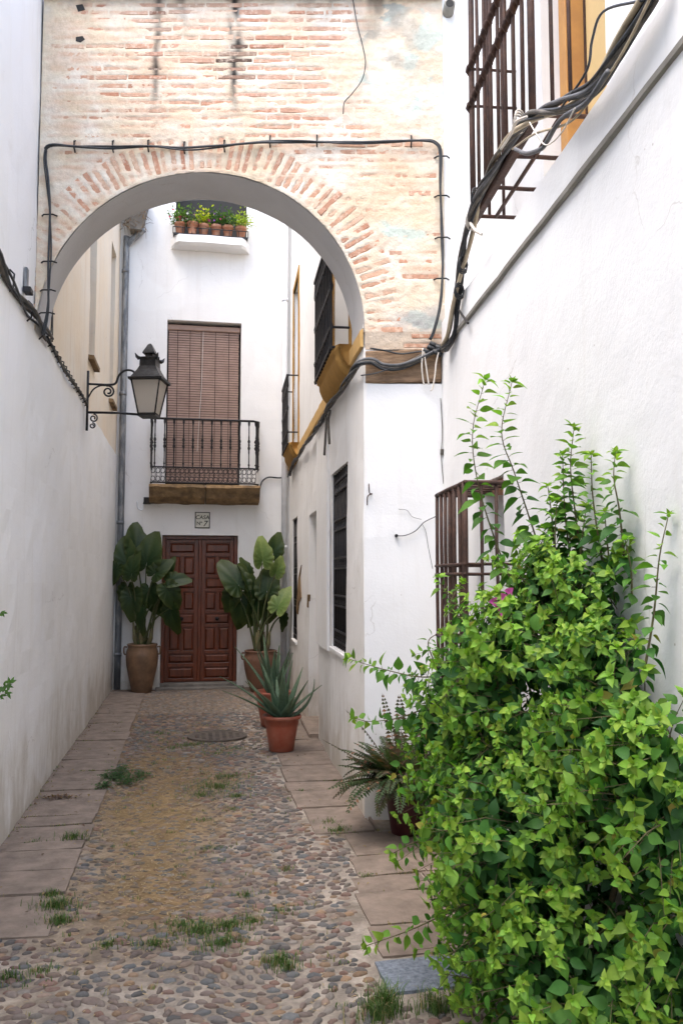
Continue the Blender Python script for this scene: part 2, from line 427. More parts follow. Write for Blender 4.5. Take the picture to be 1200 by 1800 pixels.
def wall(name, mat, F, u0, u1, v0, v1, parent, holes=(), depth=0.5, rev=0.25, step=0.16, amp=0.006, w=0.0, seed=0.0, back=True):
    """a hand-plastered wall: an uneven front with real openings, reveals and thickness"""
    def cuts(a, b, xs):
        xs = sorted(set([a, b] + [x for x in xs if a < x < b])); out = []
        for p, q in zip(xs, xs[1:]):
            n = max(1, int(math.ceil((q - p) / step))); out += [p + (q - p) * i / n for i in range(n)]
        return out + [xs[-1]]
    us = cuts(u0, u1, [h[0] for h in holes] + [h[1] for h in holes])
    vs = cuts(v0, v1, [h[2] for h in holes] + [h[3] for h in holes])
    mb = MB(); idx = {}
    def dsp(u, v):
        return w + amp * (fbm((u * 1.1 + seed, v * 1.1, seed), 3) + 0.35 * fbm((u * 4 + seed, v * 4, seed + 9), 2))
    for i, u in enumerate(us):
        for j, v in enumerate(vs):
            idx[i, j] = len(mb.v); mb.v.append(tuple(F.pt(u, v, dsp(u, v))))
    edge = {}
    flip = F.u.cross(Z).dot(F.n) < 0
    for i in range(len(us) - 1):
        for j in range(len(vs) - 1):
            um, vm = (us[i] + us[i + 1]) / 2, (vs[j] + vs[j + 1]) / 2
            if any(h[0] < um < h[1] and h[2] < vm < h[3] for h in holes): continue
            q = (idx[i, j], idx[i + 1, j], idx[i + 1, j + 1], idx[i, j + 1])
            if flip: q = q[::-1]
            mb.f.append(q)
            for a, b in zip(q, q[1:] + q[:1]): edge[(a, b)] = ((us[i] + us[i + 1]) / 2, (vs[j] + vs[j + 1]) / 2)
    inv = {v: k for k, v in idx.items()}
    backv = {}
    def bk(a, outer):
        if (a, outer) not in backv:
            i, j = inv[a]; d = depth if outer else rev
            backv[(a, outer)] = len(mb.v); mb.v.append(tuple(F.pt(us[i], vs[j], w - d)))
        return backv[(a, outer)]
    for (a, b) in list(edge):
        if (b, a) in edge: continue
        (i, j), (k, l) = inv[a], inv[b]
        outer = (i == k and i in (0, len(us) - 1)) or (j == l and j in (0, len(vs) - 1))
        mb.f.append((b, a, bk(a, outer), bk(b, outer)))
    if back:
        mb.add([F.pt(u0, v0, w - depth), F.pt(u1, v0, w - depth), F.pt(u1, v1, w - depth), F.pt(u0, v1, w - depth)], [(0, 1, 2, 3)])
    o = mb.build(name, mat, parent)
    return o

def bundle(name, path, n, r, spread, mats, label, cat='cable', twist=3.0, group=None, seed=1, parent=None, sag=0.0):
    """several cables twisted loosely round one another, each a strand of its own"""
    R = random.Random(seed)
    root = thing(name, label, cat, path[0], group)
    for k in range(n):
        ph = 2 * PI * k / n + R.random(); tw = twist * R.uniform(0.6, 1.3); rk = r * R.uniform(0.45, 1.2)
        pts = []; L = 0.0
        for i, p in enumerate(path):
            if i: L += (Vector(p) - Vector(path[i - 1])).length
            t = (Vector(path[min(i + 1, len(path) - 1)]) - Vector(path[max(0, i - 1)])).normalized()
            a = t.orthogonal().normalized(); a = (Z - t * Z.dot(t)).normalized() if abs(t.z) < 0.9 else (Vector((1, 0, 0)) - t * t.x).normalized()
            b = t.cross(a)
            an = ph + L * tw
            q = spread * (0.75 + 0.5 * noise.noise(Vector((L * 2.2, k * 3.1, seed))))
            pts.append(Vector(p) + (a * c_(an) + b * s_(an)) * q)
        mb = MB(); mb.tube(pts, rk, 6)
        mb.build('strand', mats[k % len(mats)], root, smooth=True)
    return root

# ================================================================== GROUND
mb = MB()
mb.add([(-40, -40, -0.05), (40, -40, -0.05), (40, 60, -0.05), (-40, 60, -0.05)], [(0, 1, 2, 3)])
g = mb.build('ground', 'earth'); g['kind'] = 'structure'

def straw_mask(x, y):
    """dry litter lies in the left and middle of the lane"""
    n = fbm((x * 1.6, y * 1.1, 3.3), 4)
    a = math.exp(-((x + 0.22) / 0.42) ** 2) * math.exp(-((y - 6.1) / 1.9) ** 2)
    return max(0.0, min(1.0, 1.5 * a + 0.55 * n - 0.25))
def bed_colour(x, y):
    n = fbm((x * 2.5, y * 2.5, 1.0), 4); f = fbm((x * 9, y * 9, 5.0), 3)
    grey = Vector((0.31, 0.275, 0.235)); dirt = Vector((0.18, 0.13, 0.09)); red = Vector((0.15, 0.11, 0.09))
    pale = Vector((0.46, 0.42, 0.37)); stw = Vector((0.30, 0.205, 0.095))
    c = grey.lerp(pale, max(0, min(1, 0.4 + 0.9 * n + 0.5 * f)))
    far = max(0, min(1, (y - 5.4) / 2.0 + 0.6 * n)) * max(0, min(1, (0.62 - x) / 0.4))
    c = c.lerp(dirt, 0.9 * far)
    mid = math.exp(-((x + 0.1) / 0.5) ** 2) * math.exp(-((y - 4.6) / 0.8) ** 2)
    c = c.lerp(dirt, min(1, 0.9 * mid + 0.3 * n * mid))
    c = c.lerp(stw, straw_mask(x, y) * 0.85)
    endm = max(0, min(1, (y - 10.6) / 1.2)); c = c.lerp(Vector((0.27, 0.215, 0.165)), 0.7 * endm)
    c = Vector((c.x * 1.03, c.y * .98, c.z * .92))
    return c * (0.86 + 0.32 * f)
def bed_z(x, y):
    return -0.006 + 0.010 * fbm((x * 0.9, y * 0.9, 0), 3) + 0.004 * fbm((x * 7, y * 7, 2), 3)

lane = MB(); xs = np.arange(-1.22, 1.95, 0.033); ys = np.concatenate([np.arange(1.2, 7.0, 0.035), np.arange(7.0, 13.06, 0.07)])
for y in ys:
    for x in xs:
        lane.v.append((x, y, bed_z(x, y))); lane.c.append(tuple(bed_colour(x, y)))
nx = len(xs)
for j in range(len(ys) - 1):
    for i in range(nx - 1):
        a = j * nx + i; lane.f.append((a, a + 1, a + nx + 1, a + nx))
lane = lane.build('cobbled_pavement', 'bed', smooth=True); lane['kind'] = 'structure'
tag(lane, 'cobbled lane of river pebbles set in pale mortar running to the door', None)

# slabs: left row and right row, each stone its own piece
def slab_mesh(x0, x1, y0, y1, name, mat, parent, R, h=0.012, groove=False):
    g_ = 0.006
    x0 += g_ * R.uniform(0.3, 1.2); x1 -= g_ * R.uniform(0.3, 1.2); y0 += g_ * R.uniform(0.4, 1.6); y1 -= g_ * R.uniform(0.4, 1.6)
    nu, nv = 8, 5 if not groove else 40; mb = MB(); sk = R.uniform(-0.012, 0.012); tl = R.uniform(-0.006, 0.006); sd_ = R.uniform(0, 50)
    zz = h + R.uniform(-0.004, 0.005)
    for j in range(nv + 1):
        for i in range(nu + 1):
            a, b = i / nu, j / nv
            x = x0 + (x1 - x0) * a; y = y0 + (y1 - y0) * b + sk * (a - 0.5) * 2
            ed = min(a, 1 - a) * (x1 - x0); ed2 = min(b, 1 - b) * (y1 - y0); e = min(ed, ed2)
            if e < 0.002:
                x += 0.008 * noise.noise(Vector((x * 9 + sd_, y * 9, 1))); y += 0.008 * noise.noise(Vector((x * 9 + sd_, y * 9, 7)))
            z = zz + tl * (a - 0.5) + 0.004 * fbm((x * 5 + sd_, y * 5, 0), 3) - (0.006 if e < 0.002 else 0)
            if groove and 0.1 < a < 0.9: z -= 0.003 * (j % 2)
            mb.v.append((x, y, z))
    w_ = nu + 1
    for j in range(nv):
        for i in range(nu):
            q = j * w_ + i; mb.f.append((q, q + 1, q + w_ + 1, q + w_))
    rim = [i for i in range(w_)] + [j * w_ + nu for j in range(1, nv + 1)] + [nv * w_ + i for i in range(nu - 1, -1, -1)] + [j * w_ for j in range(nv - 1, 0, -1)]
    b0 = len(mb.v)
    for r in rim: x, y, z = mb.v[r]; mb.v.append((x, y, -0.03))
    for k in range(len(rim)):
        k2 = (k + 1) % len(rim); mb.f.append((rim[k], b0 + k, b0 + k2, rim[k2]))
    return mb.build(name, mat, parent, smooth=False)

RS = random.Random(3)
pathL = MB().add([(-1.2, 4.18, -0.018), (-0.62, 4.18, -0.018), (-0.62, 13.05, -0.018), (-1.2, 13.05, -0.018)], [(0, 1, 2, 3)]).build('footpath', 'earth')
pathL['kind'] = 'structure'; tag(pathL, 'row of worn reddish flagstones along the long white wall', None)
LY = [4.21, 4.74, 5.11, 5.47, 5.65, 5.99, 6.23, 6.58, 6.96, 7.26, 7.61, 8.11, 8.55, 9.01, 9.46, 10.06, 10.42, 10.76, 11.46, 11.9, 12.45, 12.99]
for i, (a, b) in enumerate(zip(LY, LY[1:])):
    slab_mesh(-1.145, -0.635 + RS.uniform(-0.012, 0.018) + (0.0 if a > 5 else 0.01), a, b, 'paving_slab', 'slab', pathL, RS, groove=(i == 2))
pathR = MB().add([(0.8, 3.3, -0.018), (1.7, 3.3, -0.018), (1.6, 13.05, -0.018), (0.8, 13.05, -0.018)], [(0, 1, 2, 3)]).build('footpath', 'earth')
pathR['kind'] = 'structure'; tag(pathR, 'row of worn flagstones beside the potted plants on the right', None)
RY = [(3.72, 4.05, .83), (4.05, 4.47, .85), (4.47, 4.72, .88), (4.72, 5.05, .93), (5.05, 5.5, .98), (5.52, 6.12, .80), (6.14, 6.62, .76), (6.63, 6.92, .75), (6.92, 7.5, .77), (7.52, 8.1, .80), (8.12, 8.69, .82), (8.7, 9.5, .83), (9.52, 10.5, .84), (10.52, 11.4, .84), (11.42, 12.2, .86), (12.22, 12.98, .9)]
def right_limit(y):
    if y < 5.8: return 1.742 - 0.083 * (5.72 - y) + 0.01
    return 1.2 + KR * (y - 6.1) + 0.03
for a, b, x in RY:
    xr = min(right_limit(a), right_limit(b))
    if a < 5.75:
        xm = x + 0.42 + RS.uniform(-0.03, 0.03)
        slab_mesh(x, xm, a, b, 'paving_slab', 'slab', pathR, RS); slab_mesh(xm, xr, a + RS.uniform(0, .02), b, 'paving_slab', 'slab', pathR, RS)
    else:
        slab_mesh(x, xr, a, b, 'paving_slab', 'slab', pathR, RS)
slab_mesh(0.79, 1.40, 3.40, 3.69, 'paving_slab', 'granite', pathR, RS)['label'] = 'blue grey pitted granite slab'

# cobbles
def dome(seed, n=8):
    R = random.Random(seed); vs = []; fs = []
    rings = ((1.0, -0.55), (1.04, 0.15), (0.90, 0.62), (0.58, 0.90))
    sh = [1 + R.uniform(-0.16, 0.16) for _ in range(n)]; ex = R.uniform(-0.12, 0.12)
    for r, z in rings:
        for k in range(n):
            a = 2 * PI * k / n
            vs.append((r * sh[k] * c_(a) + ex * s_(2 * a), r * sh[k] * s_(a), z + R.uniform(-0.06, 0.06)))
    vs.append((R.uniform(-.15, .15), R.uniform(-.1, .1), 1.0))
    for i in range(len(rings) - 1):
        for k in range(n):
            k2 = (k + 1) % n; fs.append((i * n + k, i * n + k2, (i + 1) * n + k2, (i + 1) * n + k))
    for k in range(n): fs.append(((len(rings) - 1) * n + k, (len(rings) - 1) * n + (k + 1) % n, len(vs) - 1))
    return vs, fs
CP = [dome(40 + i) for i in range(7)]
CCOL = [(.19, .14, .115), (.22, .17, .14), (.14, .125, .115), (.13, .135, .135), (.27, .19, .14), (.21, .12, .09), (.30, .19, .11), (.25, .215, .18), (.17, .125, .105), (.11, .108, .105)]
RC = random.Random(21); cobs = []
def on_lane(x, y):
    if y < 4.2: return -1.16 < x < (0.76 if y > 3.3 else 1.35)
    lim = 0.73
    for a, b, xr in RY:
        if a <= y <= b + 0.03: lim = xr - 0.015
    return -0.63 < x < lim
y = 2.7; row = 0
while y < 12.7:
    k = 1.0 + 0.16 * (y > 7)
    x = -1.2 + (row % 2) * 0.035
    while x < 1.4:
        px_, py_ = x + RC.uniform(-.017, .017), y + RC.uniform(-.014, .014)
        # curved rows near the viewer, as if laid round a drain
        if y < 4.3: py_ += 0.05 * math.sin(px_ * 4.0 + 0.6)
        if on_lane(px_, py_):
            sm = straw_mask(px_, py_)
            hid = 0.05 + 0.22 * sm + 0.28 * max(0, fbm((px_ * 2, py_ * 2, 8), 3))
            if RC.random() > hid and math.hypot(px_ - 0.28, py_ - 9.03) > 0.33:
                lx = RC.uniform(0.018, 0.036) * (1.3 if RC.random() < 0.1 else 1); ly = lx * RC.uniform(0.42, 0.74)
                ang = RC.gauss(0, 0.35) + 0.5 * noise.noise(Vector((px_ * 1.5, py_ * 1.5, 4)))
                if y < 3.75 and abs(px_ - 0.1) < 0.6: ang += PI / 2 * noise.noise(Vector((px_ * 2.2, py_ * 2.2, 14))) * 1.3
                h = RC.uniform(0.012, 0.020)
                mx = Matrix.Translation((px_, py_, bed_z(px_, py_) - 0.004 - 0.006 * sm)) @ Matrix.Rotation(ang, 4, 'Z') @ Matrix.Rotation(RC.gauss(0, .08), 4, 'X') @ Matrix.Diagonal((lx, ly, h, 1))
                c = Vector(RC.choice(CCOL)) * RC.uniform(0.6, 1.15)
                dust = Vector((0.20, 0.145, 0.08)) if sm > 0.3 else Vector((0.20, 0.175, 0.15))
                c = c.lerp(dust, 0.1 + 0.4 * RC.random() * (0.5 + sm))
                if py_ > 10.6: c = c.lerp(Vector((.34, .27, .2)), .35)
                cobs.append((RC.randrange(7), mx, tuple(c)))
        x += 0.062 * k
    y += 0.043 * k; row += 1
instances('cobble', CP, cobs, 'cob_obj', 'cob_attr', lane, 300, 'cobbles', key=lambda t: (t[1].translation.y if -0.85 < t[1].translation.x < 0.75 and t[1].translation.y > 3.2 else 99))

# ================================================================== LEFT HOUSE (long wall)
hl = thing('house', 'long white house wall with a cream upper storey along the left of the lane', 'house', (-1.14, 5, 0))
ZC = 3.48
wall('lower_wall', 'white_left', FL, -3, 13, -0.1, ZC, hl, depth=3.0, amp=0.016, seed=1.0)
yA = (FA.o.y)
wall('upper_wall', 'white_left', FL, -3, yA + 0.45, ZC, 6.25, hl, depth=3.0, amp=0.012, seed=2.0, w=-0.012)
wall('upper_wall', 'cream', FL, yA + 0.45, 13, ZC, 7.9, hl, holes=[(9.42, 9.98, 4.1, 6.3), (11.7, 12.3, 4.1, 6.3)], depth=3.0, rev=0.3, amp=0.012, seed=3.0, w=-0.012)
for a, b in ((9.42, 9.98), (11.7, 12.3)):
    wb = MB().fbox(FL, a, b, 4.1, 6.3, -0.34, -0.29).build('window', 'glass_dark', hl)
    MB().fbox(FL, a, a + 0.05, 4.1, 6.3, -0.29, -0.25).fbox(FL, b - 0.05, b, 4.1, 6.3, -0.29, -0.25).build('window_frame', 'step', wb)
    s_mb = MB(); s_mb.add([FL.pt(a - .02, 4.04, .05), FL.pt(b + .02, 4.04, .05), FL.pt(b + .02, 4.04, -.3), FL.pt(a - .02, 4.04, -.3), FL.pt(a - .02, 4.085, .05), FL.pt(b + .02, 4.085, .05), FL.pt(b + .02, 4.125, -.3), FL.pt(a - .02, 4.125, -.3)],
             [(3, 2, 1, 0), (4, 5, 6, 7), (0, 1, 5, 4), (1, 2, 6, 5), (2, 3, 7, 6), (3, 0, 4, 7)])
    s_mb.build('sill', 'stone_slab', wb)

# ================================================================== HOUSE AT THE END
he = thing('house', 'white house closing the lane with the brown double door and balcony', 'house', (0, 13, 0))
DU0, DU1, DV1 = -0.455, 0.685, 2.30
WU0, WU1, WV0, WV1 = -0.43, 0.705, 3.06, 5.63
wall('wall', 'white_end', FE, -1.16, 1.9, -0.1, 8.9, he, holes=[(DU0, DU1, -0.1 + 0.0001, DV1), (WU0, WU1, WV0, WV1), (-0.33, 0.78, 6.93, 8.6)], depth=3.0, rev=0.2, amp=0.010, seed=4.0)
MB().fbox(FE, -1.16, -1.155, 0, 0.01, 0, 0.005)
# door
dr = MB().fbox(FE, DU0, DU1, 0.0, DV1, -0.22, -0.17).build('door', 'door', he); dr['label'] = 'brown varnished double door with raised panels'
fr = MB()
fr.fbox(FE, DU0 + .001, DU0 + .055, 0.06, DV1, -0.17, -0.105, .006).fbox(FE, DU1 - .055, DU1 - .001, 0.06, DV1, -0.17, -0.105, .006).fbox(FE, DU0 + .055, DU1 - .055, DV1 - .06, DV1 - .001, -0.17, -0.107, .006)
fr.build('door_frame', 'door', dr)
mid = (DU0 + DU1) / 2
MB().fbox(FE, mid - .022, mid + .022, 0.09, DV1 - .062, -0.17, -0.128, .006).build('meeting_stile', 'door', dr)
for sgn in (-1, 1):
    a, b = (DU0 + .058, mid - .026) if sgn < 0 else (mid + .026, DU1 - .058)
    # rails and stiles
    rl = MB()
    hs = [0.09, 0.33, 0.53, 0.87, 1.07, 1.39, 1.57, 1.93, 2.14]
    st = 0.055
    rl.fbox(FE, a, a + st, 0.09, DV1 - .062, -0.17, -0.140, .004).fbox(FE, b - st, b, 0.09, DV1 - .062, -0.17, -0.140, .004)
    lay = [(2.03, 2.19, 1), (1.70, 1.98, 2), (1.49, 1.65, 1), (1.16, 1.44, 2), (0.95, 1.11, 1), (0.55, 0.90, 2), (0.36, 0.50, 1), (0.13, 0.30, 1)]
    prev = DV1 - .062
    for v0, v1, n in lay:
        rl.fbox(FE, a + st, b - st, v1, prev, -0.17, -0.141, .004); prev = v0
        if n == 2: rl.fbox(FE, (a + b) / 2 - .022, (a + b) / 2 + .022, v0, v1, -0.17, -0.141, .004)
    rl.fbox(FE, a + st, b - st, 0.09, prev, -0.17, -0.141, .004)
    rl.build('door_leaf', 'door', dr)
    for v0, v1, n in lay:
        segs = [(a + st, b - st)] if n == 1 else [(a + st, (a + b) / 2 - .022), ((a + b) / 2 + .022, b - st)]
        for p, q in segs:
            MB().fbox(FE, p + .012, q - .012, v0 + .012, v1 - .012, -0.17, -0.137, .022).build('panel', 'door', dr)
    kb = MB(); ku = (a + b) / 2
    kb.lathe([(0.0, 0.0), (.03, 0.004), (.03, 0.012), (.012, .016), (.012, .04), (.024, .05), (.024, .066), (.0, .075)], (0, 0, 0), 10)
    kb.v = [tuple(FE.pt(ku + p[0], 1.03 + p[1], -0.137 + p[2])) for p in kb.v]
    kb.build('knob', 'iron', dr, True)
MB().fbox(FE, DU0, DU1, 0.0, 0.075, -0.17, 0.02, .012).build('threshold', 'step', he)
MB().fbox(FE, DU0 - .06, DU1 + .1, -0.05, 0.03, 0.02, 0.16, .012).build('door_step', 'step', he)
# window with roller blind
wb = MB().fbox(FE, WU0, WU1, WV0, WV1, -0.23, -0.2).build('window', 'interior', he)
bl = MB()
nsl = 62; v0, v1 = 3.12, 5.50
for i in range(nsl):
    v = v0 + (v1 - v0) * i / nsl; hgt = (v1 - v0) / nsl
    w0 = -0.125 + 0.006 * math.sin(i * 0.21) + 0.002 * rng.random()
    bl.fbox(FE, WU0 + .02, WU1 - .035 + .006 * rng.random(), v + .002, v + hgt - .006, w0 - .006, w0 + .006, .003)
bl = bl.build('blind', 'blind', wb); bl['label'] = 'red brown wooden slat blind let down'
MB().fbox(FE, WU0 + .008, WU1 - .012, 5.50, 5.585, -0.17, -0.085, .012).build('blind_roll', 'blind', wb)
for u in (-.27, -.08, .09, .31, .52):
    MB().tube([FE.pt(u, 3.12, -.112), FE.pt(u, 4.3, -.108), FE.pt(u, 5.5, -.112)], .004, 5).build('blind_cord', 'blind_cord', wb)
MB().tube([FE.pt(.12, 5.52, -.10), FE.pt(.10, 4.6, -.09), FE.pt(.05, 3.6, -.09)], .004, 5).build('pull_cord', 'cord', wb)
# balcony
BU0, BU1, BW = -0.625, 0.968, 0.36
slab = MB(); nn = 26
prof = [(0.0, 3.02), (BW + .02, 3.035), (BW + .035, 2.99), (BW, 2.95), (BW - .03, 2.90), (BW - .07, 2.845), (BW - .16, 2.79), (0.0, 2.77)]
for i in range(nn + 1):
    u = BU0 - .02 + (BU1 - BU0 + .04) * i / nn
    for (w, v) in prof:
        e = fbm((u * 4, v * 8, w * 4), 4)
        slab.v.append(tuple(FE.pt(u, v + (.016 * e if v < 3.0 else .004 * e), max(0.0, w + .022 * fbm((u * 5 + 7, v * 9, 2), 3) if w > 0 else 0))))
m_ = len(prof)
for i in range(nn):
    if i == 13: continue
    for k in range(m_):
        k2 = (k + 1) % m_; slab.f.append((i * m_ + k, (i + 1) * m_ + k, (i + 1) * m_ + k2, i * m_ + k2))
slab.f += [tuple(range(m_)), tuple(reversed(range(nn * m_, (nn + 1) * m_))), tuple(reversed(range(13 * m_, 14 * m_))), tuple(range(14 * m_, 15 * m_))]
for i in (13, 14):        # the crack between the two stones
    for k in range(m_):
        u, = [0]
for k in range(m_):
    p = Vector(slab.v[14 * m_ + k]); slab.v[14 * m_ + k] = (slab.v[13 * m_ + k][0] + .012, p.y, p.z)
bal = slab.build('balcony', 'stone_slab', he); bal['label'] = 'small balcony with black iron railing on a weathered stone slab'
MB().fbox(FE, BU0, BU1, 3.0, 3.012, 0, BW - .02).build('balcony_floor', 'step', bal)
RV0, RVB, RV1 = 3.06, 3.29, 4.015
def rail_line(v, r, name):
    pts = [FE.pt(BU0, v, 0), FE.pt(BU0, v, BW - .03), FE.pt(BU0 + .03, v, BW), FE.pt(BU1 - .09, v, BW), FE.pt(BU1, v, BW - .09), FE.pt(BU1, v, 0)]
    mb = MB()
    for a, b in zip(pts, pts[1:]): mb.tube([a, b], r, 6)
    mb.build(name, 'iron', bal)
rail_line(RV1, .017, 'handrail'); rail_line(RVB, .012, 'rail'); rail_line(RV0, .012, 'rail')
def baluster(u, w, thick=1.0):
    pf = [(.009, RVB), (.009, 3.33), (.017, 3.345), (.009, 3.36), (.008, 3.50), (.012, 3.545), (.009, 3.56), (.021, 3.60), (.011, 3.635), (.019, 3.65), (.011, 3.665), (.021, 3.70), (.009, 3.74), (.012, 3.755), (.008, 3.80), (.009, 3.93), (.016, 3.96), (.018, RV1)]
    mb = MB(); c = FE.pt(u, 0, w); mb.lathe([(r * thick, z) for r, z in pf], c, 8)
    mb.build('baluster', 'iron', bal, True)
for i in range(11):
    u = BU0 + .055 + i * .1385
    if u < BU1 - .06: baluster(u, BW)
for u, w in ((BU0, BW - .02), (BU0, BW - .16), (BU0, BW - .29), (BU1, BW - .14), (BU1, BW - .27)): baluster(u, w)
baluster(BU1 - .035, BW - .035, 1.9)
def ring(mb, cfun, r, t=.006, n=10):
    pts = [cfun(r * c_(2 * PI * k / n), r * s_(2 * PI * k / n)) for k in range(n + 1)]
    mb.tube(pts, t, 4, caps=False)
for i in range(22):                                              # scrolled frieze under the bars
    u = BU0 + .035 + i * .0705
    mb = MB()
    for v in (3.115, 3.235): ring(mb, lambda a, b, v=v: FE.pt(u + a, v + b * 1.35, BW), .028)
    mb.tube([FE.pt(u - .035, RV0, BW), FE.pt(u - .02, 3.175, BW), FE.pt(u - .035, RVB, BW)], .006, 4)
    mb.tube([FE.pt(u + .02, RV0, BW), FE.pt(u + .035, 3.175, BW), FE.pt(u + .02, RVB, BW)], .005, 4)
    mb.build('scroll', 'iron', bal)
# upper opening and flower ledge
wb = MB().fbox(FE, -0.33, 0.78, 6.93, 8.6, -0.24, -0.2).build('window', 'interior', he)
led = MB(); nn = 18
for i in range(nn + 1):
    t = i / nn; u = -0.40 + 1.22 * t
    e = min(1, min(t, 1 - t) * 9); w = .30 * math.sqrt(e) if e < 1 else .30
    for ww, v in ((0, 6.885), (w, 6.885), (w, 6.77), (max(0, w - .05), 6.74), (0, 6.74)):
        led.v.append(tuple(FE.pt(u, v + .004 * math.sin(u * 9), ww)))
for i in range(nn):
    for k in range(4): led.f.append((i * 5 + k, (i + 1) * 5 + k, (i + 1) * 5 + k + 1, i * 5 + k + 1))
led.build('flower_ledge', 'white_end', he)
# plaque
tl = thing('house_number_plaque', 'small square glazed tile lettered CASA Nº 7 above the brown door', 'plaque', FE.pt(.142, 2.41, 0))
MB().fbox(FE, .028, .256, 2.405, 2.655, -.01, .014, .004).build('border', 'ink', tl)
MB().fbox(FE, .042, .242, 2.419, 2.641, 0, .020, .003).build('tile', 'tile', tl)
def letters(body, u, v, size, name, parent, F=FE, w=.0205, mat='ink', shear=0.0):
    cu = bpy.data.curves.new(name, 'FONT'); cu.body = body; cu.size = size; cu.extrude = .0008; cu.shear = shear
    cu.align_x = 'CENTER'; cu.materials.append(M[mat]); cu.offset = 0.0012
    tmp = bpy.data.objects.new('tmp', cu); COL.objects.link(tmp)
    bpy.context.view_layer.update()
    me = bpy.data.meshes.new_from_object(tmp.evaluated_get(bpy.context.evaluated_depsgraph_get()))
    bpy.data.objects.remove(tmp); bpy.data.curves.remove(cu)
    me.materials.clear(); me.materials.append(M[mat])
    o = bpy.data.objects.new(name, me)
    p = F.pt(u, v, w); o.matrix_basis = Matrix(((F.u.x, 0, F.n.x, p.x), (F.u.y, 0, F.n.y, p.y), (0, 1, 0, p.z), (0, 0, 0, 1)))
    put(o, parent)
letters('CASA', .142, 2.545, .083, 'lettering', tl, shear=.1)
letters('Nº', .097, 2.455, .075, 'lettering', tl)
letters('7', .178, 2.435, .125, 'lettering', tl, shear=.25)

# ================================================================== BRICK ARCH
ar = thing('brick_archway', 'old brick arch with flaking limewash spanning the lane', 'archway', FA.pt(1.2, 0, 0))
AU, AV, RX, RY_ = 1.19, 3.42, 1.182, 1.185
ATOP, BTOP = 5.93, 3.285
def arch_v(u):
    t = (u - AU) / RX
    return AV + RY_ * math.sqrt(max(0, 1 - t * t)) if abs(t) < 1 else AV
ED = Vector((0, 1, 0)); THK = 0.45
# bricks: voussoirs round the opening and level courses above
brick_rects = []          # (u, v, angle, half length, half height)
RB = random.Random(5)
nv_ = 60; RING = 0.27
for i in range(nv_):
    a = PI * (i + .5) / nv_ - 0.02
    a += RB.uniform(-.006, .006)
    r = RING / 2 + RB.uniform(-.012, .012)
    brick_rects.append((AU + (RX + .012 + RING / 2) * c_(a), AV + (RY_ + .012 + RING / 2) * s_(a), a, RING / 2 - .012 + RB.uniform(-.012, .006), .0175 * RB.uniform(.75, 1.15), True))
cr = 0; v = BTOP + .03
while v < ATOP - .03:
    u = -.05 + (cr % 2) * .15 - RB.uniform(0, .05)
    vv = v + .006 * math.sin(cr)
    while u < UN - .02:
        L = RB.uniform(.23, .29) if RB.random() > .22 else RB.uniform(.10, .15)
        uc = u + L / 2; d = math.hypot((uc - AU) / (RX + RING + .03), (vv - AV) / (RY_ + RING + .03))
        inside = math.hypot((u + .02 - AU) / (RX + RING + .01), (vv - AV) / (RY_ + RING + .01)) < 1 or math.hypot((u + L - .02 - AU) / (RX + RING + .01), (vv - AV) / (RY_ + RING + .01)) < 1
        if d > 1 and not (inside and vv > AV - .02) and u + L < UN + .03 and (vv > AV or u > UC + .01) and u > -.02:
            brick_rects.append((uc, vv + RB.uniform(-.004, .004), RB.gauss(0, .006), L / 2 - .003, .0165 * RB.uniform(.75, 1.15), False))
        u += L + .006
    v += .0628; cr += 1
def plastered(u, v):
    """how thickly the limewash and render still cover the bricks: 0 bare, 1 hidden"""
    n = fbm((u * 1.3, v * 1.3, 7), 4)
    k = .545 + .14 * n + .34 * fbm((u * 3.2, v * 13, 17), 3)
    k += .75 * math.exp(-((u - 2.68) / .36) ** 2) * math.exp(-((v - 5.45) / .42) ** 2)          # rendered top corner
    k += .62 * math.exp(-((u - 2.68) / .22) ** 4) * math.exp(-((v - 4.26) / .18) ** 4)         # smooth patch
    k += .55 * math.exp(-((u - 2.78) / .16) ** 2) * math.exp(-((v - 3.52) / .11) ** 2)
    k += .30 * math.exp(-(u / .28) ** 2)
    k -= .16 * math.exp(-((u - 1.4) / .8) ** 2) * math.exp(-((v - 5.5) / .4) ** 2)
    k -= .55 * max(0, 1 - abs(v - 3.33) / .09) * (u > UC)
    k -= .22 * math.exp(-((u - 2.2) / .4) ** 2) * math.exp(-((v - 3.8) / .3) ** 2)
    rr = math.hypot((u - AU) / RX, (v - AV) / RY_)
    if 1 < rr < 1.25 and v > AV: k -= .10 if u < 1.9 else .05
    return k
# raster of brick coverage for the mortar surface
RES = .008
nu_, nvv = int(3.0 / RES), int(2.75 / RES)
cov = np.zeros((nu_ + 1, nvv + 1), np.float32)
for (bu, bv, an, hl_, hh, vs_) in brick_rects:
    ca, sa = c_(an), s_(an); R_ = hl_ + .02
    i0, i1 = max(0, int((bu - R_) / RES)), min(nu_, int((bu + R_) / RES) + 1)
    j0, j1 = max(0, int((bv - R_ - 3.2) / RES)), min(nvv, int((bv + R_ - 3.2) / RES) + 1)
    if i1 <= i0 or j1 <= j0: continue
    U_, V_ = np.meshgrid(np.arange(i0, i1 + 1) * RES - bu, np.arange(j0, j1 + 1) * RES + 3.2 - bv, indexing='ij')
    du = np.abs(U_ * ca + V_ * sa) - hl_; dv_ = np.abs(-U_ * sa + V_ * ca) - hh
    dd = np.maximum(du, dv_)
    cov[i0:i1 + 1, j0:j1 + 1] = np.maximum(cov[i0:i1 + 1, j0:j1 + 1], np.clip(.5 - dd / .008, 0, 1))
def brick_cov(u, v):
    i = min(nu_, max(0, int(round(u / RES)))); j = min(nvv, max(0, int(round((v - 3.2) / RES)))); return float(cov[i, j])
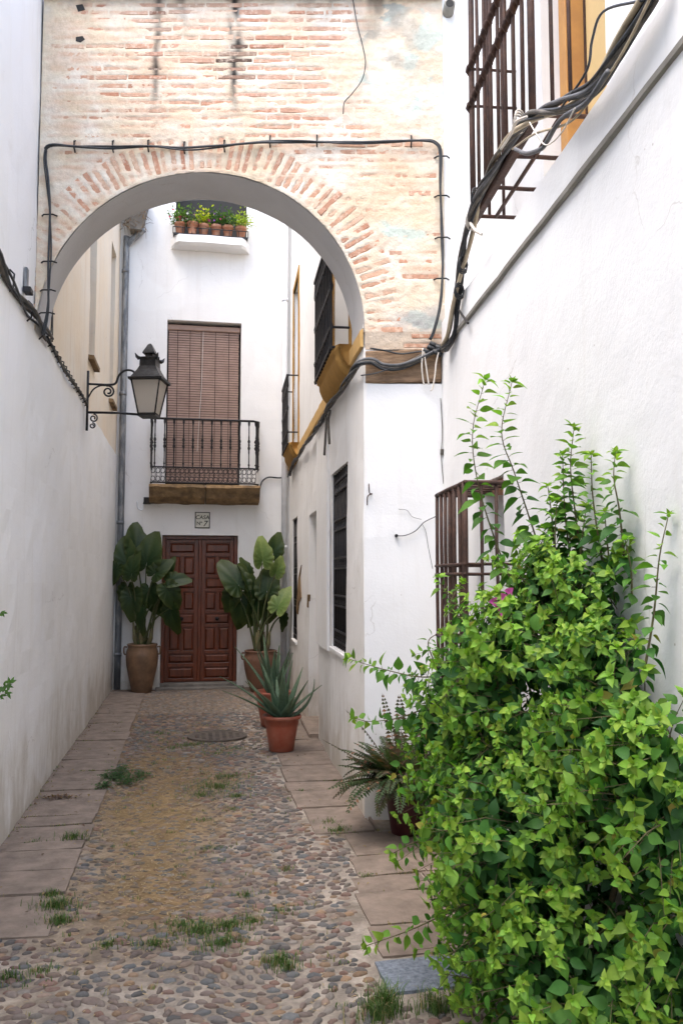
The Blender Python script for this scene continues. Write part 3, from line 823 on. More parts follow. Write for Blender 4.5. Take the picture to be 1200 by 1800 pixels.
def streak(u, v):
    """black run-off below the coping"""
    k = 0.0
    for cu, wd, lo, am in ((.845, .035, 4.98, .95), (1.425, .045, 5.0, 1.2), (1.03, .05, 5.55, .6), (2.05, .12, 5.62, .6), (2.45, .14, 5.5, .65), (.3, .08, 5.7, .5), (1.58, .02, 4.6, .5), (1.72, .02, 4.55, .45)):
        if v < lo: continue
        x = (u - cu + .03 * noise.noise(Vector((v * 4, cu, 0)))) / wd
        t = min(1, (v - lo) / (.35 if lo > 4.9 else .2)) * (1 if lo > 4.9 else max(0, 1 - (v - lo - .1) / .25))
        k = max(k, am * max(0, t) * math.exp(-x * x) * max(0, min(1, .65 + 1.6 * noise.noise(Vector((u * 14, v * 5, 2))))))
    return k
def mortar_col(u, v, pl, cv=0.0):
    n1 = fbm((u * 1.7, v * 1.7, 31), 4); n2 = fbm((u * 6, v * 9, 41), 4)
    c = Vector((.69, .57, .41)).lerp(Vector((.75, .69, .585)), max(0, min(1, .45 + .9 * n1 + .5 * n2)))
    c = c.lerp(Vector((.62, .42, .29)), max(0, min(.40, .02 + .8 * fbm((u * 3, v * 12, 77), 3))))
    c = c.lerp(Vector((.62, .385, .26)), cv * max(0, min(.68, .84 - .75 * pl + .5 * fbm((u * 7, v * 20, 66), 3))))
    if pl > .9:
        tq = max(0, min(1, (fbm((u * 4.5, v * 4.5, 91), 4) - .12) * 4)) * (u > 2.3)
        c = c.lerp(Vector((.50, .62, .56)), .75 * tq)
        gq = max(0, min(1, (fbm((u * 3.5, v * 3.5, 55), 4) + .18) * 3)) * math.exp(-((u - 2.55) / .35) ** 2) * max(0, min(1, (v - 5.15) / .3))
        c = c.lerp(Vector((.38, .35, .29)), .8 * gq)
    gq = math.exp(-((u - 2.78) / .14) ** 2) * math.exp(-((v - 3.5) / .09) ** 2)
    c = c.lerp(Vector((.36, .34, .33)), min(1, .9 * gq * (1 + n2)))
    if v < 3.42 and u > UC: c = c.lerp(Vector((.42, .31, .22)), .6)
    k = streak(u, v)
    return c.lerp(Vector((.045, .04, .036)), min(1, k))
cols = sorted(set([round(x, 4) for x in np.arange(0.0, UN + .03, .0105)] + [round(AU + RX * c_(a), 4) for a in np.linspace(0.02, PI - .02, 90)] + [round(AU + RX - .001, 4), round(UC + .002, 4)]))
cols = [c for c in cols if -0.001 <= c]
NR = 250
mm = MB()
for u in cols:
    vb = arch_v(u) if u < AU + RX else BTOP
    if u > AU + RX and u < UC + .003: vb = AV if u < UC else BTOP
    for j in range(NR + 1):
        v = max(vb, BTOP + (ATOP - BTOP) * j / NR)
        pl = plastered(u, v); cv = brick_cov(u, v)
        ex = max(0.0, min(1.0, (.60 - pl) * 3.2))
        w = .0025 + .004 * fbm((u * 3, v * 3, 3), 3) + .0035 * fbm((u * 22, v * 22, 13), 3) - .0095 * cv * ex - .002 * ex + .004 * max(0, pl - .9)
        if v - vb < .004 and u < AU + RX: w -= .004
        mm.v.append(tuple(FA.pt(u, v, w))); mm.c.append(tuple(mortar_col(u, v, pl, cv)))
W_ = NR + 1
for i in range(len(cols) - 1):
    for j in range(NR):
        a = i * W_ + j
        if mm.v[a][2] == mm.v[a + 1][2] and mm.v[a + W_][2] == mm.v[a + W_ + 1][2]: continue
        mm.f.append((a, a + W_, a + W_ + 1, a + 1))
mm.build('mortar', 'mortar', ar, smooth=True)
# brick pieces (only those the wash does not hide)
bv_ = []
for lx in (0,):
    x0 = 1.0
    bx = [(-1, -.9, -.94), (1, -.9, -.94), (1, -.9, .94), (-1, -.9, .94), (-1, .75, -1), (1, .75, -1), (1, .75, 1), (-1, .75, 1), (-.975, 1, -.86), (.975, 1, -.86), (.975, 1, .86), (-.975, 1, .86)]
    fs = [(8, 9, 10, 11)] + [(k + i, k + (i + 1) % 4, k + 4 + (i + 1) % 4, k + 4 + i) for k in (0, 4) for i in range(4)]
def brick_proto(seed):
    R = random.Random(seed)
    return [(x + R.uniform(-.03, .03), y, z + R.uniform(-.1, .1)) for x, y, z in bx], fs
BP = [brick_proto(i) for i in range(6)]
binst = []
for (bu, bv, an, hl_, hh, vs_) in brick_rects:
    if bv < arch_v(bu) - .02 and bu < UC: continue
    pl = min(plastered(bu + q * hl_ * c_(an), bv + q * hl_ * s_(an)) for q in (-.8, -.4, 0, .4, .8))
    if pl > .66 or bv > ATOP - .02: continue
    ua = FA.u * c_(an) + Z * s_(an); va = -FA.u * s_(an) + Z * c_(an)
    p = FA.pt(bu, bv, -.012 + RB.gauss(0, .0014))
    mx = Matrix(((ua.x * hl_, FA.n.x * .012, va.x * hh, p.x), (ua.y * hl_, FA.n.y * .012, va.y * hh, p.y), (ua.z * hl_, FA.n.z * .012, va.z * hh, p.z), (0, 0, 0, 1)))
    c = Vector(RB.choice([(.47, .20, .115), (.52, .235, .14), (.42, .17, .10), (.55, .28, .18), (.50, .25, .17)])) * RB.uniform(.9, 1.12)
    c = c.lerp(Vector((.69, .53, .385)), RB.uniform(.15, .65))
    c = c.lerp(Vector((.05, .04, .035)), .85 * streak(bu, bv))
    binst.append((RB.randrange(6), mx, tuple(c), pl))
binst = [(a, b, c) for a, b, c, p in sorted(binst, key=lambda t: t[3])]
instances('brick', BP, binst, 'brick_obj', 'brick_attr', ar, 300, 'bricks', smooth=False)
# soffit, back and top of the arch wall
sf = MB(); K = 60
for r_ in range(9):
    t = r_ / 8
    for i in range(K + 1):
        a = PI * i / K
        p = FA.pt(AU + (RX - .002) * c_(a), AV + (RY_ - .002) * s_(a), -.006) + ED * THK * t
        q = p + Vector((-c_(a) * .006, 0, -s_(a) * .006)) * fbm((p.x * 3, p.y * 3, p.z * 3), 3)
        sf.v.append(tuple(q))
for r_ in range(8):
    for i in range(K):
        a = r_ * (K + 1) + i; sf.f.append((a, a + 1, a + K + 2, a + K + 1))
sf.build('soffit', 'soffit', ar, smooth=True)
bk = MB(); us_ = [0.0] + [AU - RX * c_(PI * i / K) for i in range(1, K)] + [AU + RX - .001, UN]
for u in us_:
    for v in (arch_v(u), ATOP): bk.v.append(tuple(FA.pt(u, v, -.01) + ED * (THK + .002)))
for i in range(len(us_) - 1): bk.f.append((2 * i, 2 * i + 1, 2 * i + 3, 2 * i + 2))
b0 = len(bk.v)
for u in (0, UN):
    for t in (0, THK): bk.v.append(tuple(FA.pt(u, ATOP, -.004) + ED * t))
bk.f.append((b0, b0 + 1, b0 + 3, b0 + 2))
bk.build('back_face', 'white_house', ar)
# coping of roof tiles along the top
for i in range(15):
    u = .1 + i * .2; mb = MB(); pts = []
    for k in range(7):
        a = PI * k / 6
        for t in (-.09, THK + .06):
            p = FA.pt(u + .09 * c_(a), ATOP + .02 + .065 * s_(a) , 0) + ED * t; pts.append(p)
    mb.add(pts, [(2 * k, 2 * k + 2, 2 * k + 3, 2 * k + 1) for k in range(6)])
    mb.build('roof_tile', 'terracotta_old', ar, True)
MB().add([FA.pt(0, ATOP, .05), FA.pt(UN, ATOP, .05), FA.pt(UN, ATOP, -.6), FA.pt(0, ATOP, -.6), FA.pt(0, ATOP + .03, .05), FA.pt(UN, ATOP + .03, .05), FA.pt(UN, ATOP + .03, -.6), FA.pt(0, ATOP + .03, -.6)],
         [(3, 2, 1, 0), (4, 5, 6, 7), (0, 1, 5, 4), (1, 2, 6, 5), (2, 3, 7, 6), (3, 0, 4, 7)]).build('coping', 'grey_ledge', ar)
# old timber lintel
lb = MB(); nn = 16
for i in range(nn + 1):
    u = UC + .012 + (UN - UC - .02) * i / nn
    for v, w in ((3.275, -.3), (3.275, -.004), (3.262, .006), (3.05, .006), (3.036, -.004), (3.036, -.3)):
        vv = v + .02 * (i / nn) + .006 * fbm((u * 6, v * 3, 1), 3)
        lb.v.append(tuple(FA.pt(u, vv, w + .007 * fbm((u * 5, v * 14, 6), 4))))
for i in range(nn):
    for k in range(5): lb.f.append((i * 6 + k, i * 6 + k + 1, (i + 1) * 6 + k + 1, (i + 1) * 6 + k))
lb.f += [tuple(range(6)), tuple(reversed(range(nn * 6, nn * 6 + 6)))]
lb.build('lintel', 'wood_beam', ar)['label'] = 'weathered brown timber lintel under the bricks'

# ================================================================== RIGHT HOUSE past the arch
U0 = FR.hit(640, 1000)[0]
hr = thing('house', 'white house past the arch with ochre ledge and black window grilles', 'house', FR.pt(9, 0, 0))
W1 = (6.70, 7.66, 1.03, 2.60); DO = (8.74, 9.84, -0.0999, 2.385); W2 = (11.5, 12.28, .78, 2.5)
wall('lower_wall', 'white_house', FR, U0, 13.25, -0.1, 3.30, hr, holes=[W1, DO, W2], depth=3.0, rev=.32, amp=.012, seed=5)
V1 = (6.5, 7.6, 3.47, 5.9); V2 = (11.35, 12.25, 3.47, 5.9)
wall('upper_wall', 'white_house', FR, U0 + .05, 13.25, 3.30, 7.9, hr, holes=[V1, V2], depth=3.0, rev=.25, amp=.010, seed=6, w=-.004)
wall('end_wall', 'white_right', FA, UC - .0, UN, -0.1, 3.034, hr, depth=.4, amp=.008, seed=7)
# ochre string course
oc = MB(); nn = 50
for i in range(nn + 1):
    u = U0 + .02 + (13.2 - U0) * i / nn
    for v, w in ((3.31, 0), (3.315, .022), (3.43, .024), (3.45, 0)):
        oc.v.append(tuple(FR.pt(u, v + .006 * fbm((u * 3, 1, 1), 2), w + (.006 * fbm((u * 4, v, 3), 3) if w else 0))))
for i in range(nn):
    for k in range(3): oc.f.append((i * 4 + k, i * 4 + k + 1, (i + 1) * 4 + k + 1, (i + 1) * 4 + k))
oc.f.append((0, 1, 2, 3))
oc.build('string_course', 'ochre_light', hr)
# plaster pier between door and window, a little proud
wall('pier', 'white_house', FR, 7.78, 8.70, .98, 3.26, hr, depth=.03, amp=.004, w=.032, seed=8, back=False)
def flat_grille(W, nb, parent, bands):
    u0, u1, v0, v1 = W
    MB().fbox(FR, u0, u1, v0, v1, -.30, -.27).build('pane', 'glass_dark', parent)
    for k in range(nb):
        u = u0 + (u1 - u0) * (k + .5) / nb
        MB().tube([FR.pt(u, v0 + .005, -.03), FR.pt(u, v1 - .005, -.03)], .011, 6).build('bar', 'iron', parent, True)
    for u in (u0 + .012, u1 - .012):
        MB().fbox(FR, u - .012, u + .012, v0 + .003, v1 - .003, -.045, -.015).build('frame_bar', 'iron', parent)
    for v in bands:
        for dv in (-.045, .045):
            MB().fbox(FR, u0 + .024, u1 - .024, v + dv - .008, v + dv + .008, -.042, -.014).build('cross_bar', 'iron', parent)
        for k in range(nb - 1):
            u = u0 + (u1 - u0) * (k + 1) / nb; mb = MB(); ring(mb, lambda a, b: FR.pt(u + a, v + b, -.03), .033, .006, 8)
            mb.build('ring', 'iron', parent)
g1 = MB().fbox(FR, W1[0] - .05, W1[1] + .05, W1[2] - .035, W1[2] - .002, 0, .02, .004).build('window', 'white_house', hr)
flat_grille(W1, 8, g1, [1.14, 1.45, 1.78, 2.12, 2.46])
g2 = MB().fbox(FR, W2[0] - .05, W2[1] + .05, W2[2] - .035, W2[2] - .002, 0, .02, .004).build('window', 'white_house', hr)
flat_grille(W2, 7, g2, [.9, 1.3, 1.75, 2.2])
dd = MB().fbox(FR, DO[0], DO[1], 0.0, DO[3], -.34, -.31).build('door', 'white_house', hr)
for a in (0, 1):
    for v0, v1 in ((.2, .9), (1.0, 1.65), (1.75, 2.25)):
        u = DO[0] + .08 + a * .52; MB().fbox(FR, u, u + .42, v0, v1, -.31, -.295, .01).build('panel', 'white_house', dd)
MB().fbox(FR, DO[0], DO[1], -.05, .05, -.31, .10, .01).build('door_step', 'slab', hr)
def balconet(V, label):
    u0, u1, v0, v1 = V
    win = MB().fbox(FR, u0, u1, v0, v1, -.27, -.235).build('window', 'white_pipe', hr); win['label'] = label
    for k in range(2):
        for r in range(3):
            a = u0 + .06 + k * (u1 - u0) / 2; MB().fbox(FR, a, a + (u1 - u0) / 2 - .12, v0 + .15 + r * .75, v0 + .78 + r * .75, -.235, -.228, .003).build('pane', 'glass_dark', win)
    # ochre surround
    for (a, b, c, d) in ((u0 - .07, u0, v0, v1 + .07), (u1, u1 + .07, v0, v1 + .07), (u0, u1, v1, v1 + .07)):
        MB().fbox(FR, a, b, c, d, -.02, .014, .004).build('surround', 'ochre', win)
    # moulded corbel
    cb = MB(); a, b = u0 - .10, u1 + .10; nn = 36; pf = [(0, 3.485), (.135, 3.485), (.145, 3.475), (.145, 3.43), (.125, 3.42), (.12, 3.37), (.09, 3.31), (.05, 3.26), (.03, 3.25), (0, 3.245)]
    for i in range(nn + 1):
        t = i / nn; e = min(1.0, .72 + min(t, 1 - t) * 6)
        for w, v in pf:
            cb.v.append(tuple(FR.pt(a + (b - a) * t, 3.485 - (3.485 - v) * e + .006 * fbm((t * 7, v * 6, u0), 2), .002 + w * e + .004 * fbm((t * 6 + u0, v * 7, 4), 2) * (w > 0))))
    m8 = len(pf)
    for i in range(nn):
        for k in range(m8 - 1): cb.f.append((i * m8 + k, i * m8 + k + 1, (i + 1) * m8 + k + 1, (i + 1) * m8 + k))
    cb.f += [tuple(range(m8)), tuple(reversed(range(nn * m8, nn * m8 + m8)))]
    cb.build('corbel', 'ochre', win, True)
    # black railing
    gu0, gu1, gw, z0, z1 = u0 - .06, u1 + .08, .155, 3.47, 4.42
    rl = MB().fbox(FR, gu0, gu1, z1 - .012, z1 + .012, gw - .018, gw + .018).build('railing', 'iron', hr)
    rl['label'] = 'black iron balcony railing'
    for z in (z0, z0 + .16, z1 - .16, (z0 + z1) / 2):
        MB().fbox(FR, gu0 + .01, gu1 - .01, z - .009, z + .009, gw - .013, gw + .013).build('rail', 'iron', rl)
    nb = 11
    for k in range(nb + 1):
        u = gu0 + .012 + (gu1 - gu0 - .024) * k / nb
        mb = MB(); c = FR.pt(u, 0, gw)
        mb.lathe([(.009, z0 - .02), (.009, z0 + .14), (.018, z0 + .17), (.008, z0 + .2), (.008, 3.93), (.017, 3.97), (.008, 4.01), (.008, z1 - .18), (.017, z1 - .15), (.009, z1)], c, 7)
        mb.build('bar', 'iron', rl, True)
    for u in (gu0, gu1):
        for z in (z0, z0 + .16, z1 - .003):
            MB().tube([FR.pt(u, z, gw), FR.pt(u, z, -.01)], .010, 6).build('stay', 'iron', rl)
balconet(V1, 'tall upper window with ochre surround above the ochre corbel')
balconet(V2, 'tall upper window with ochre surround near the end of the lane')
# flaked plaster, cracks and a meter box outline
def patch(F, pix, mat, name, parent, w=.013):
    mb = MB(); P = [F.hit(*p) for p in pix]
    mb.add([F.pt(u, v, w) for u, v in P] + [F.pt(u, v, w - .03) for u, v in P], [tuple(range(len(P)))] + [(i, (i + 1) % len(P), len(P) + (i + 1) % len(P), len(P) + i) for i in range(len(P))])
    return mb.build(name, mat, parent)
patch(FR, [(531, 993), (528, 1012), (529, 1030), (530, 1050), (526, 1060), (524, 1080), (522, 1070), (524, 1045), (525, 1020), (528, 1005)], 'stone_slab', 'bare_patch', hr)
patch(FR, [(543, 1045), (542, 1068), (541, 1066), (542, 1045)], 'stone_slab', 'bare_patch', hr)

# ================================================================== NEAR RIGHT HOUSE
hn = thing('house', 'near white house with a slate ledge and projecting iron window grilles', 'house', FN.pt(2, 0, 0))
NW = (.98, 1.50, 1.02, 2.20)
wall('lower_wall', 'white_right', FN, 0.0, 9.0, -0.1, 3.48, hn, holes=[NW], depth=3.2, rev=.22, amp=.009, seed=11, step=.14)
SET = -.28
UW = (1.42, 2.30, 3.62, 6.1)
wall('upper_wall', 'white_right', FN, -.35, 9.0, 3.47, 6.5, hn, holes=[UW], depth=3.0, rev=.22, amp=.010, seed=12, w=SET)
wall('return_wall', 'white_right', FA, UN, UN + .36, 3.03, 6.5, hn, depth=.5, amp=.006, seed=13, w=-.004)
ld = MB(); nn = 60
for i in range(nn + 1):
    u = .02 + 8.9 * i / nn
    for v, w in ((3.250, 0), (3.253, .008), (3.273, .010), (3.280, 0)):
        ld.v.append(tuple(FN.pt(u, v + .004 * fbm((u * 3, 0, 0), 2), w + .012 * (w > 0) + .004 * fbm((u * 7, v, 0), 3))))
for i in range(nn):
    for k in range(3): ld.f.append((i * 4 + k, (i + 1) * 4 + k, (i + 1) * 4 + k + 1, i * 4 + k + 1))
ld.build('ledge', 'grey_ledge', hn)
# lower window: shutter, brick lintel, caged grille
lw = MB().fbox(FN, NW[0], NW[1], NW[2], NW[3], -.26, -.215).build('window', 'white_pipe', hn)
MB().fbox(FN, NW[0] - .02, NW[1] + .02, NW[3] - .06, NW[3] - .005, -.2, -.03, .004).build('lintel_brick', 'terracotta_old', lw)
MB().fbox(FN, NW[0] + .03, NW[0] + .25, NW[2] + .05, NW[3] - .1, -.215, -.205).build('shutter', 'white_right', lw)
MB().fbox(FN, NW[0] + .27, NW[1] - .03, NW[2] + .05, NW[3] - .1, -.215, -.205).build('shutter', 'white_right', lw)
def bar(F, p, q, r, name, parent, mat='rust_iron', n=6, jit=.003):
    a, b = F.pt(*p), F.pt(*q); pts = [a.lerp(b, t / 4) + Vector((rng.uniform(-jit, jit), rng.uniform(-jit, jit), rng.uniform(-jit, jit) * .3)) * (0 < t < 4) for t in range(5)]
    return MB().tube(pts, r, n).build(name, mat, parent, True)
GU0, GU1, GW, GZ0, GZ1 = .98, 1.66, .25, .92, 2.135
gl = bar(FN, (GU0 - .02, GZ1, GW), (GU1 + .02, GZ1, GW), .012, 'window_grille', hn); gl['label'] = 'rusty brown caged window grille half hidden by the shrub'
for u in (GU0 - .01, GU1 + .01):
    bar(FN, (u, GZ1, GW), (u, GZ1 + .0, -.02), .011, 'frame_bar', gl)
    bar(FN, (u, GZ0, GW), (u, GZ0, -.02), .010, 'frame_bar', gl)
for k in range(7):
    u = GU0 + (GU1 - GU0) * k / 6
    bar(FN, (u, GZ0, GW), (u, GZ1, GW), .016 if k == 6 else .0105, 'bar', gl)
for z in (1.72, 1.67, 1.32, GZ0):
    bar(FN, (GU0 - .02, z, GW + .006), (GU1 + .02, z, GW + .006), .009, 'cross_bar', gl)
    for u in (GU0, GU1): bar(FN, (u, z, GW), (u, z, -.02), .008, 'cross_bar', gl)
for w in (.165, .085):
    for u in (GU0, GU1): bar(FN, (u, GZ0, w), (u, GZ1, w), .009, 'bar', gl)
for k in range(5):
    u = GU0 + .1 + k * .12; bar(FN, (u, GZ1 + .004, GW), (u, GZ1 + .004, -.02), .007, 'bar', gl)
# upper window: ochre boarded leaf in an orange frame
uw = MB().fbox(FN, UW[0], UW[1], UW[2], UW[3], SET - .26, SET - .215).build('window', 'ochre_pale', hn)
MB().fbox(FN, UW[0] + .002, UW[0] + .10, UW[2], UW[3], SET - .215, SET - .10, .006).build('window_frame', 'ochre_frame', uw)
MB().fbox(FN, UW[1] - .10, UW[1] - .002, UW[2], UW[3], SET - .215, SET - .12, .006).build('window_frame', 'ochre_frame', uw)
MB().fbox(FN, UW[0] + .10, UW[0] + .12, UW[2], UW[3], SET - .215, SET - .207).build('window_gap', 'rust_iron', uw)
MB().fbox(FN, UW[0] + .20, UW[1] - .12, UW[2] + .1, UW[3] - .1, SET - .215, SET - .19, .02).build('panel', 'ochre_pale', uw)
A0, A1, AZ0, AZ1 = .94, 2.08, 3.86, 6.3
gu = bar(FN, (A0, AZ0, 0), (A1, AZ0, 0), .013, 'window_grille', hn); gu['label'] = 'tall rusty projecting grille over the ochre window'
for k in range(9):
    u = A0 + (A1 - A0) * k / 8
    bar(FN, (u, AZ0, 0), (u, AZ1, 0), .019 if k in (0, 8) else .0115, 'bar', gu, n=8)
for z in (4.56, 4.80, 5.5, 5.75, AZ1):
    o = bar(FN, (A0 - .02, z, 0), (A1 + .02, z, 0), .008, 'cross_bar', gu)
    for k in range(17):                                           # twisted links along the band
        u = A0 + (A1 - A0) * k / 16
        mb = MB().tube([FN.pt(u - .03, z - .03, .004), FN.pt(u - .013, z - .006, .02), FN.pt(u + .013, z + .006, .02), FN.pt(u + .03, z + .03, .004)], [.007, .018, .018, .007], 6)
        mb.build('link', 'rust_iron', gu, True)
    for u in (A0, A1): bar(FN, (u, z, 0), (u, z, SET - .05), .009, 'cross_bar', gu)
for w in (-.10, -.19):
    for u in (A0, A1): bar(FN, (u, AZ0, w), (u, AZ1, w), .010, 'bar', gu)
for u in (A0, 1.32, 1.68, A1):
    bar(FN, (u, AZ0, .01), (u, AZ0, SET - .02), .012, 'bottom_bar', gu)
bar(FN, (A0, AZ0, -.14), (A1, AZ0 + .0, -.14), .012, 'bottom_bar', gu)
MB().fbox(FN, A0 - .02, A1 + .02, AZ0 - .055, AZ0 - .012, -.02, .022, .008).build('bottom_board', 'rust_iron', gu)

# ================================================================== PIPES
def pipe(name, pts, r, mat, label, joints=(), cat='pipe'):
    t = thing(name, label, cat, pts[-1])
    MB().tube(smooth_path(pts, 5) if len(pts) > 2 else pts, r, 12).build('pipe', mat, t, True)
    for z in joints:
        p = Vector((pts[-1][0], pts[-1][1], z)); MB().lathe([(r, 0), (r + .008, .0), (r + .008, .05), (r, .05)], p, 12).build('collar', mat, t, True)
    return t
dp = pipe('drainpipe', [(-.80, 12.86, 6.98), (-.93, 12.9, 6.86), (-1.04, 12.92, 6.74), (-1.06, 12.925, 6.55), (-1.06, 12.925, 3.0), (-1.065, 12.925, .02)], .048, 'lead', 'grey mottled drainpipe in the left corner beside the jar', (.5, 2.45, 4.4, 6.3))
hp = MB(); a = [(-1.10, 12.75), (-.72, 12.75), (-.72, 12.98), (-1.10, 12.98)]
hp.add([(x, y_, 7.45) for x, y_ in a] + [(-.92 + (x + .92) * .45, y_, 6.93) for x, y_ in a], [(0, 1, 5, 4), (1, 2, 6, 5), (2, 3, 7, 6), (3, 0, 4, 7), (4, 5, 6, 7)])
hp.build('hopper', 'step', dp)
tw = MB(); RT_ = random.Random(9)
for i in range(130):
    p = Vector((RT_.uniform(-1.12, -.75), RT_.uniform(12.72, 12.9), RT_.uniform(6.95, 7.5))); d = Vector((RT_.gauss(0, .5), RT_.gauss(-.4, .4), RT_.gauss(-.2, .6))).normalized()
    tw.tube([p, p + d * .08, p + d * .15 + Vector((0, 0, -.04))], [.006, .004, .002], 3)
tw = tw.build('dry_weeds', 'dry', dp); tw['kind'] = 'stuff'
pipe('drainpipe', [(1.385, 12.94, 9.0), (1.385, 12.94, .05)], .045, 'white_pipe', 'white painted drainpipe in the far corner behind the right jar', (2.1, 3.9, 6.0))
st = thing('pipe_stub', 'short grey pipe stub beside the top of the brick arch', 'pipe', FA.pt(*FA.hit(788, 22), 0))
uu, vv = FA.hit(787, 22); MB().tube([FA.pt(uu, vv, -.05), FA.pt(uu, vv, .10)], .042, 12).build('pipe', 'grey_ledge', st, True)
MB().tube([FA.pt(uu, vv, .1005), FA.pt(uu, vv, .102)], .03, 12).build('bore', 'interior', st)

# ================================================================== CABLES
def onF(F, pix, w):
    return [F.pt(*F.hit(x, y_, w), w) for x, y_ in pix]
def clips(F, uv, parent, mat='iron', L=.05):
    for u, v, dx, dz in uv:
        MB().tube([F.pt(u - dx, v - dz, .002), F.pt(u - dx * .6, v - dz * .6, .03), F.pt(u + dx * .6, v + dz * .6, .032), F.pt(u + dx, v + dz, .002)], .006, 5).build('clip', mat, parent)
pa = onF(FA, [(76, 588), (84, 540), (87, 470), (89, 380), (84, 320), (79, 275), (88, 257), (130, 258), (200, 259), (265, 256), (325, 261), (390, 258), (440, 252), (478, 249), (560, 248), (640, 251), (700, 250), (745, 248), (765, 252), (774, 270), (775, 330), (776, 400), (776, 480), (772, 540), (764, 580), (757, 598)], .03)
ca = bundle('cable', smooth_path(pa, 5), 2, .012, .011, ['cable', 'cable'], 'black cable clipped round the front of the brick arch', twist=5, seed=3)
for x, y_, h in ((133, 258, 0), (200, 258, 0), (262, 257, 0), (325, 260, 0), (395, 257, 0), (475, 249, 0), (557, 248, 0), (722, 249, 0), (776, 278, 1), (776, 347, 1), (777, 420, 1), (775, 492, 1), (88, 380, 1), (87, 462, 1), (85, 512, 1), (83, 552, 1)):
    u, v = FA.hit(x, y_); clips(FA, [(u, v, .055 if h else 0, 0 if h else .045)], ca)
pl_ = [FL.pt(u, ZC - .02 + .02 * math.sin(u * 2.1), .035) for u in np.arange(-2, 6.75, .12)]
cl = bundle('cable_bundle', pl_, 5, .014, .032, ['cable', 'cable_old', 'cable', 'cable_old', 'cable'], 'thick bundle of dark cables along the left white wall before the arch', twist=4.5, seed=4)
for u in (2.2, 3.4, 4.6, 5.35, 5.95, 6.4): clips(FL, [(u, ZC, 0.01, .075)], cl)
pl2 = [FL.pt(u, ZC - .01 + .012 * math.sin(u * 3.1), .022) for u in np.arange(6.6, 9.12, .1)]
cl2 = bundle('cable', pl2, 2, .010, .008, ['cable', 'cable_old'], 'thin dark cable from the arch along the wall to the lamp bracket', twist=6, seed=5)
for i in range(15): clips(FL, [(6.75 + i * .165, ZC, .004, .03)], cl2)
pj = [FL.pt(6.78, 3.5, .03), FL.pt(6.80, 3.75, .03), FL.pt(6.86, 4.1, .02), FL.pt(6.9, 4.35, .015)]
bundle('cable', smooth_path(pj, 5), 2, .006, .010, ['cable_old', 'cable'], 'thin loose wire rising from the left bundle under the arch', twist=4, seed=6)
# large bundle coming down on the right
b1 = onF(FN, [(1160, -45), (1120, 35), (1068, 120), (1035, 160), (985, 188), (930, 208)], .06)
b2 = onF(FN, [(892, 250), (862, 305), (838, 352), (826, 395)], .05)
b3 = onF(FN, [(812, 460), (802, 520), (794, 585), (780, 612)], .045)
br = bundle('cable_bundle', smooth_path(b1 + b2 + b3, 6), 10, .0105, .029, ['cable', 'cable', 'cable_grey', 'cable_old', 'cable', 'cable', 'cable', 'cable_tan', 'cable', 'cable_old'], 'thick twisted bundle of black cables crossing the upper right grille', twist=5.0, seed=8)
for k, (pix, mt, r) in enumerate(((((1130, 0), (1060, 20), (1040, 70), (1030, 125), (985, 190)), 'cable', .005), (((1150, -20), (1095, 90), (1045, 165), (1000, 215), (940, 235), (900, 262)), 'cable_tan', .005), (((1068, 125), (1030, 180), (985, 210), (960, 250), (950, 262), (925, 270), (905, 262)), 'cable_grey', .010), (((925, 205), (905, 215), (898, 235), (880, 262)), 'cord', .006), (((1010, 190), (985, 235), (960, 255), (945, 240), (930, 215)), 'cord', .003))):
    MB().tube(smooth_path(onF(FN, pix, .085 + .01 * k), 6), r, 6).build('strand', mt, br, True)
for x, y_, mt in ((912, 218, 'cord'), (826, 392, 'cord'), (836, 350, 'cable'), (806, 515, 'cable'), (812, 470, 'cable')):
    u, v = FN.hit(x, y_, .05); mb = MB()
    for q in range(3): ring(mb, lambda a, b: FN.pt(u + a * .55 + .01 * q, v + b + .008 * q, .05 + a * .8), .042, .005, 10)
    mb.build('tie', mt, br, True)
MB().tube(smooth_path(onF(FN, [(826, 392), (835, 405), (846, 412)], .06), 5), [.010] * 11, 5).build('cord_end', 'cord', br)
MB().tube(onF(FN, [(806, 545), (822, 568)], .03), .008, 5).build('stay', 'iron', br)
# bundle across the lintel and along the house past the arch
c1 = onF(FA, [(782, 608), (760, 618), (730, 634), (700, 645), (672, 645), (652, 636)], .04)
c2 = onF(FR, [(628, 642), (612, 665), (596, 690), (580, 712), (566, 738), (548, 765), (530, 792), (515, 815), (508, 836)], .05)
bc = bundle('cable_bundle', smooth_path(c1 + c2, 6), 5, .010, .022, ['cable_grey', 'cable', 'cable_old', 'cable_grey', 'cable_old'], 'sagging cables across the timber lintel and below the ochre ledge', twist=4, seed=10)
MB().tube(smooth_path(onF(FA, [(650, 612), (675, 616), (705, 622), (740, 618), (768, 622)], .03), 6), .006, 5).build('strand', 'cable', bc, True)
MB().tube(smooth_path(onF(FA, [(634, 660), (660, 656), (690, 646), (740, 628)], .055), 6), .005, 5).build('strand', 'cable', bc, True)
jb = MB()
for dx, dy in ((0, 0), (9, 8), (-8, 6), (14, 0), (4, -6)):
    p = onF(FA, [(758 + dx, 612 + dy)], .05)[0]; jb.tube([p + Vector((-.03, 0, .012)), p, p + Vector((.035, 0, -.015))], .017, 7)
jb.build('splice', 'cable', bc, True)
for pix in (((743, 612), (741, 645), (744, 672), (746, 676)), ((744, 612), (748, 640), (752, 668), (753, 676)), ((770, 620), (766, 640), (764, 660), (760, 682), (756, 687))):
    MB().tube(smooth_path(onF(FA, pix, .06), 5), .006, 5).build('cord_end', 'cord', bc, True)
for pix in (((580, 722), (577, 740), (579, 780)), ((571, 722), (573, 745), (570, 800))):
    MB().tube(smooth_path(onF(FR, pix, .05), 5), .012, 5).build('strand', 'cable_old', bc, True)
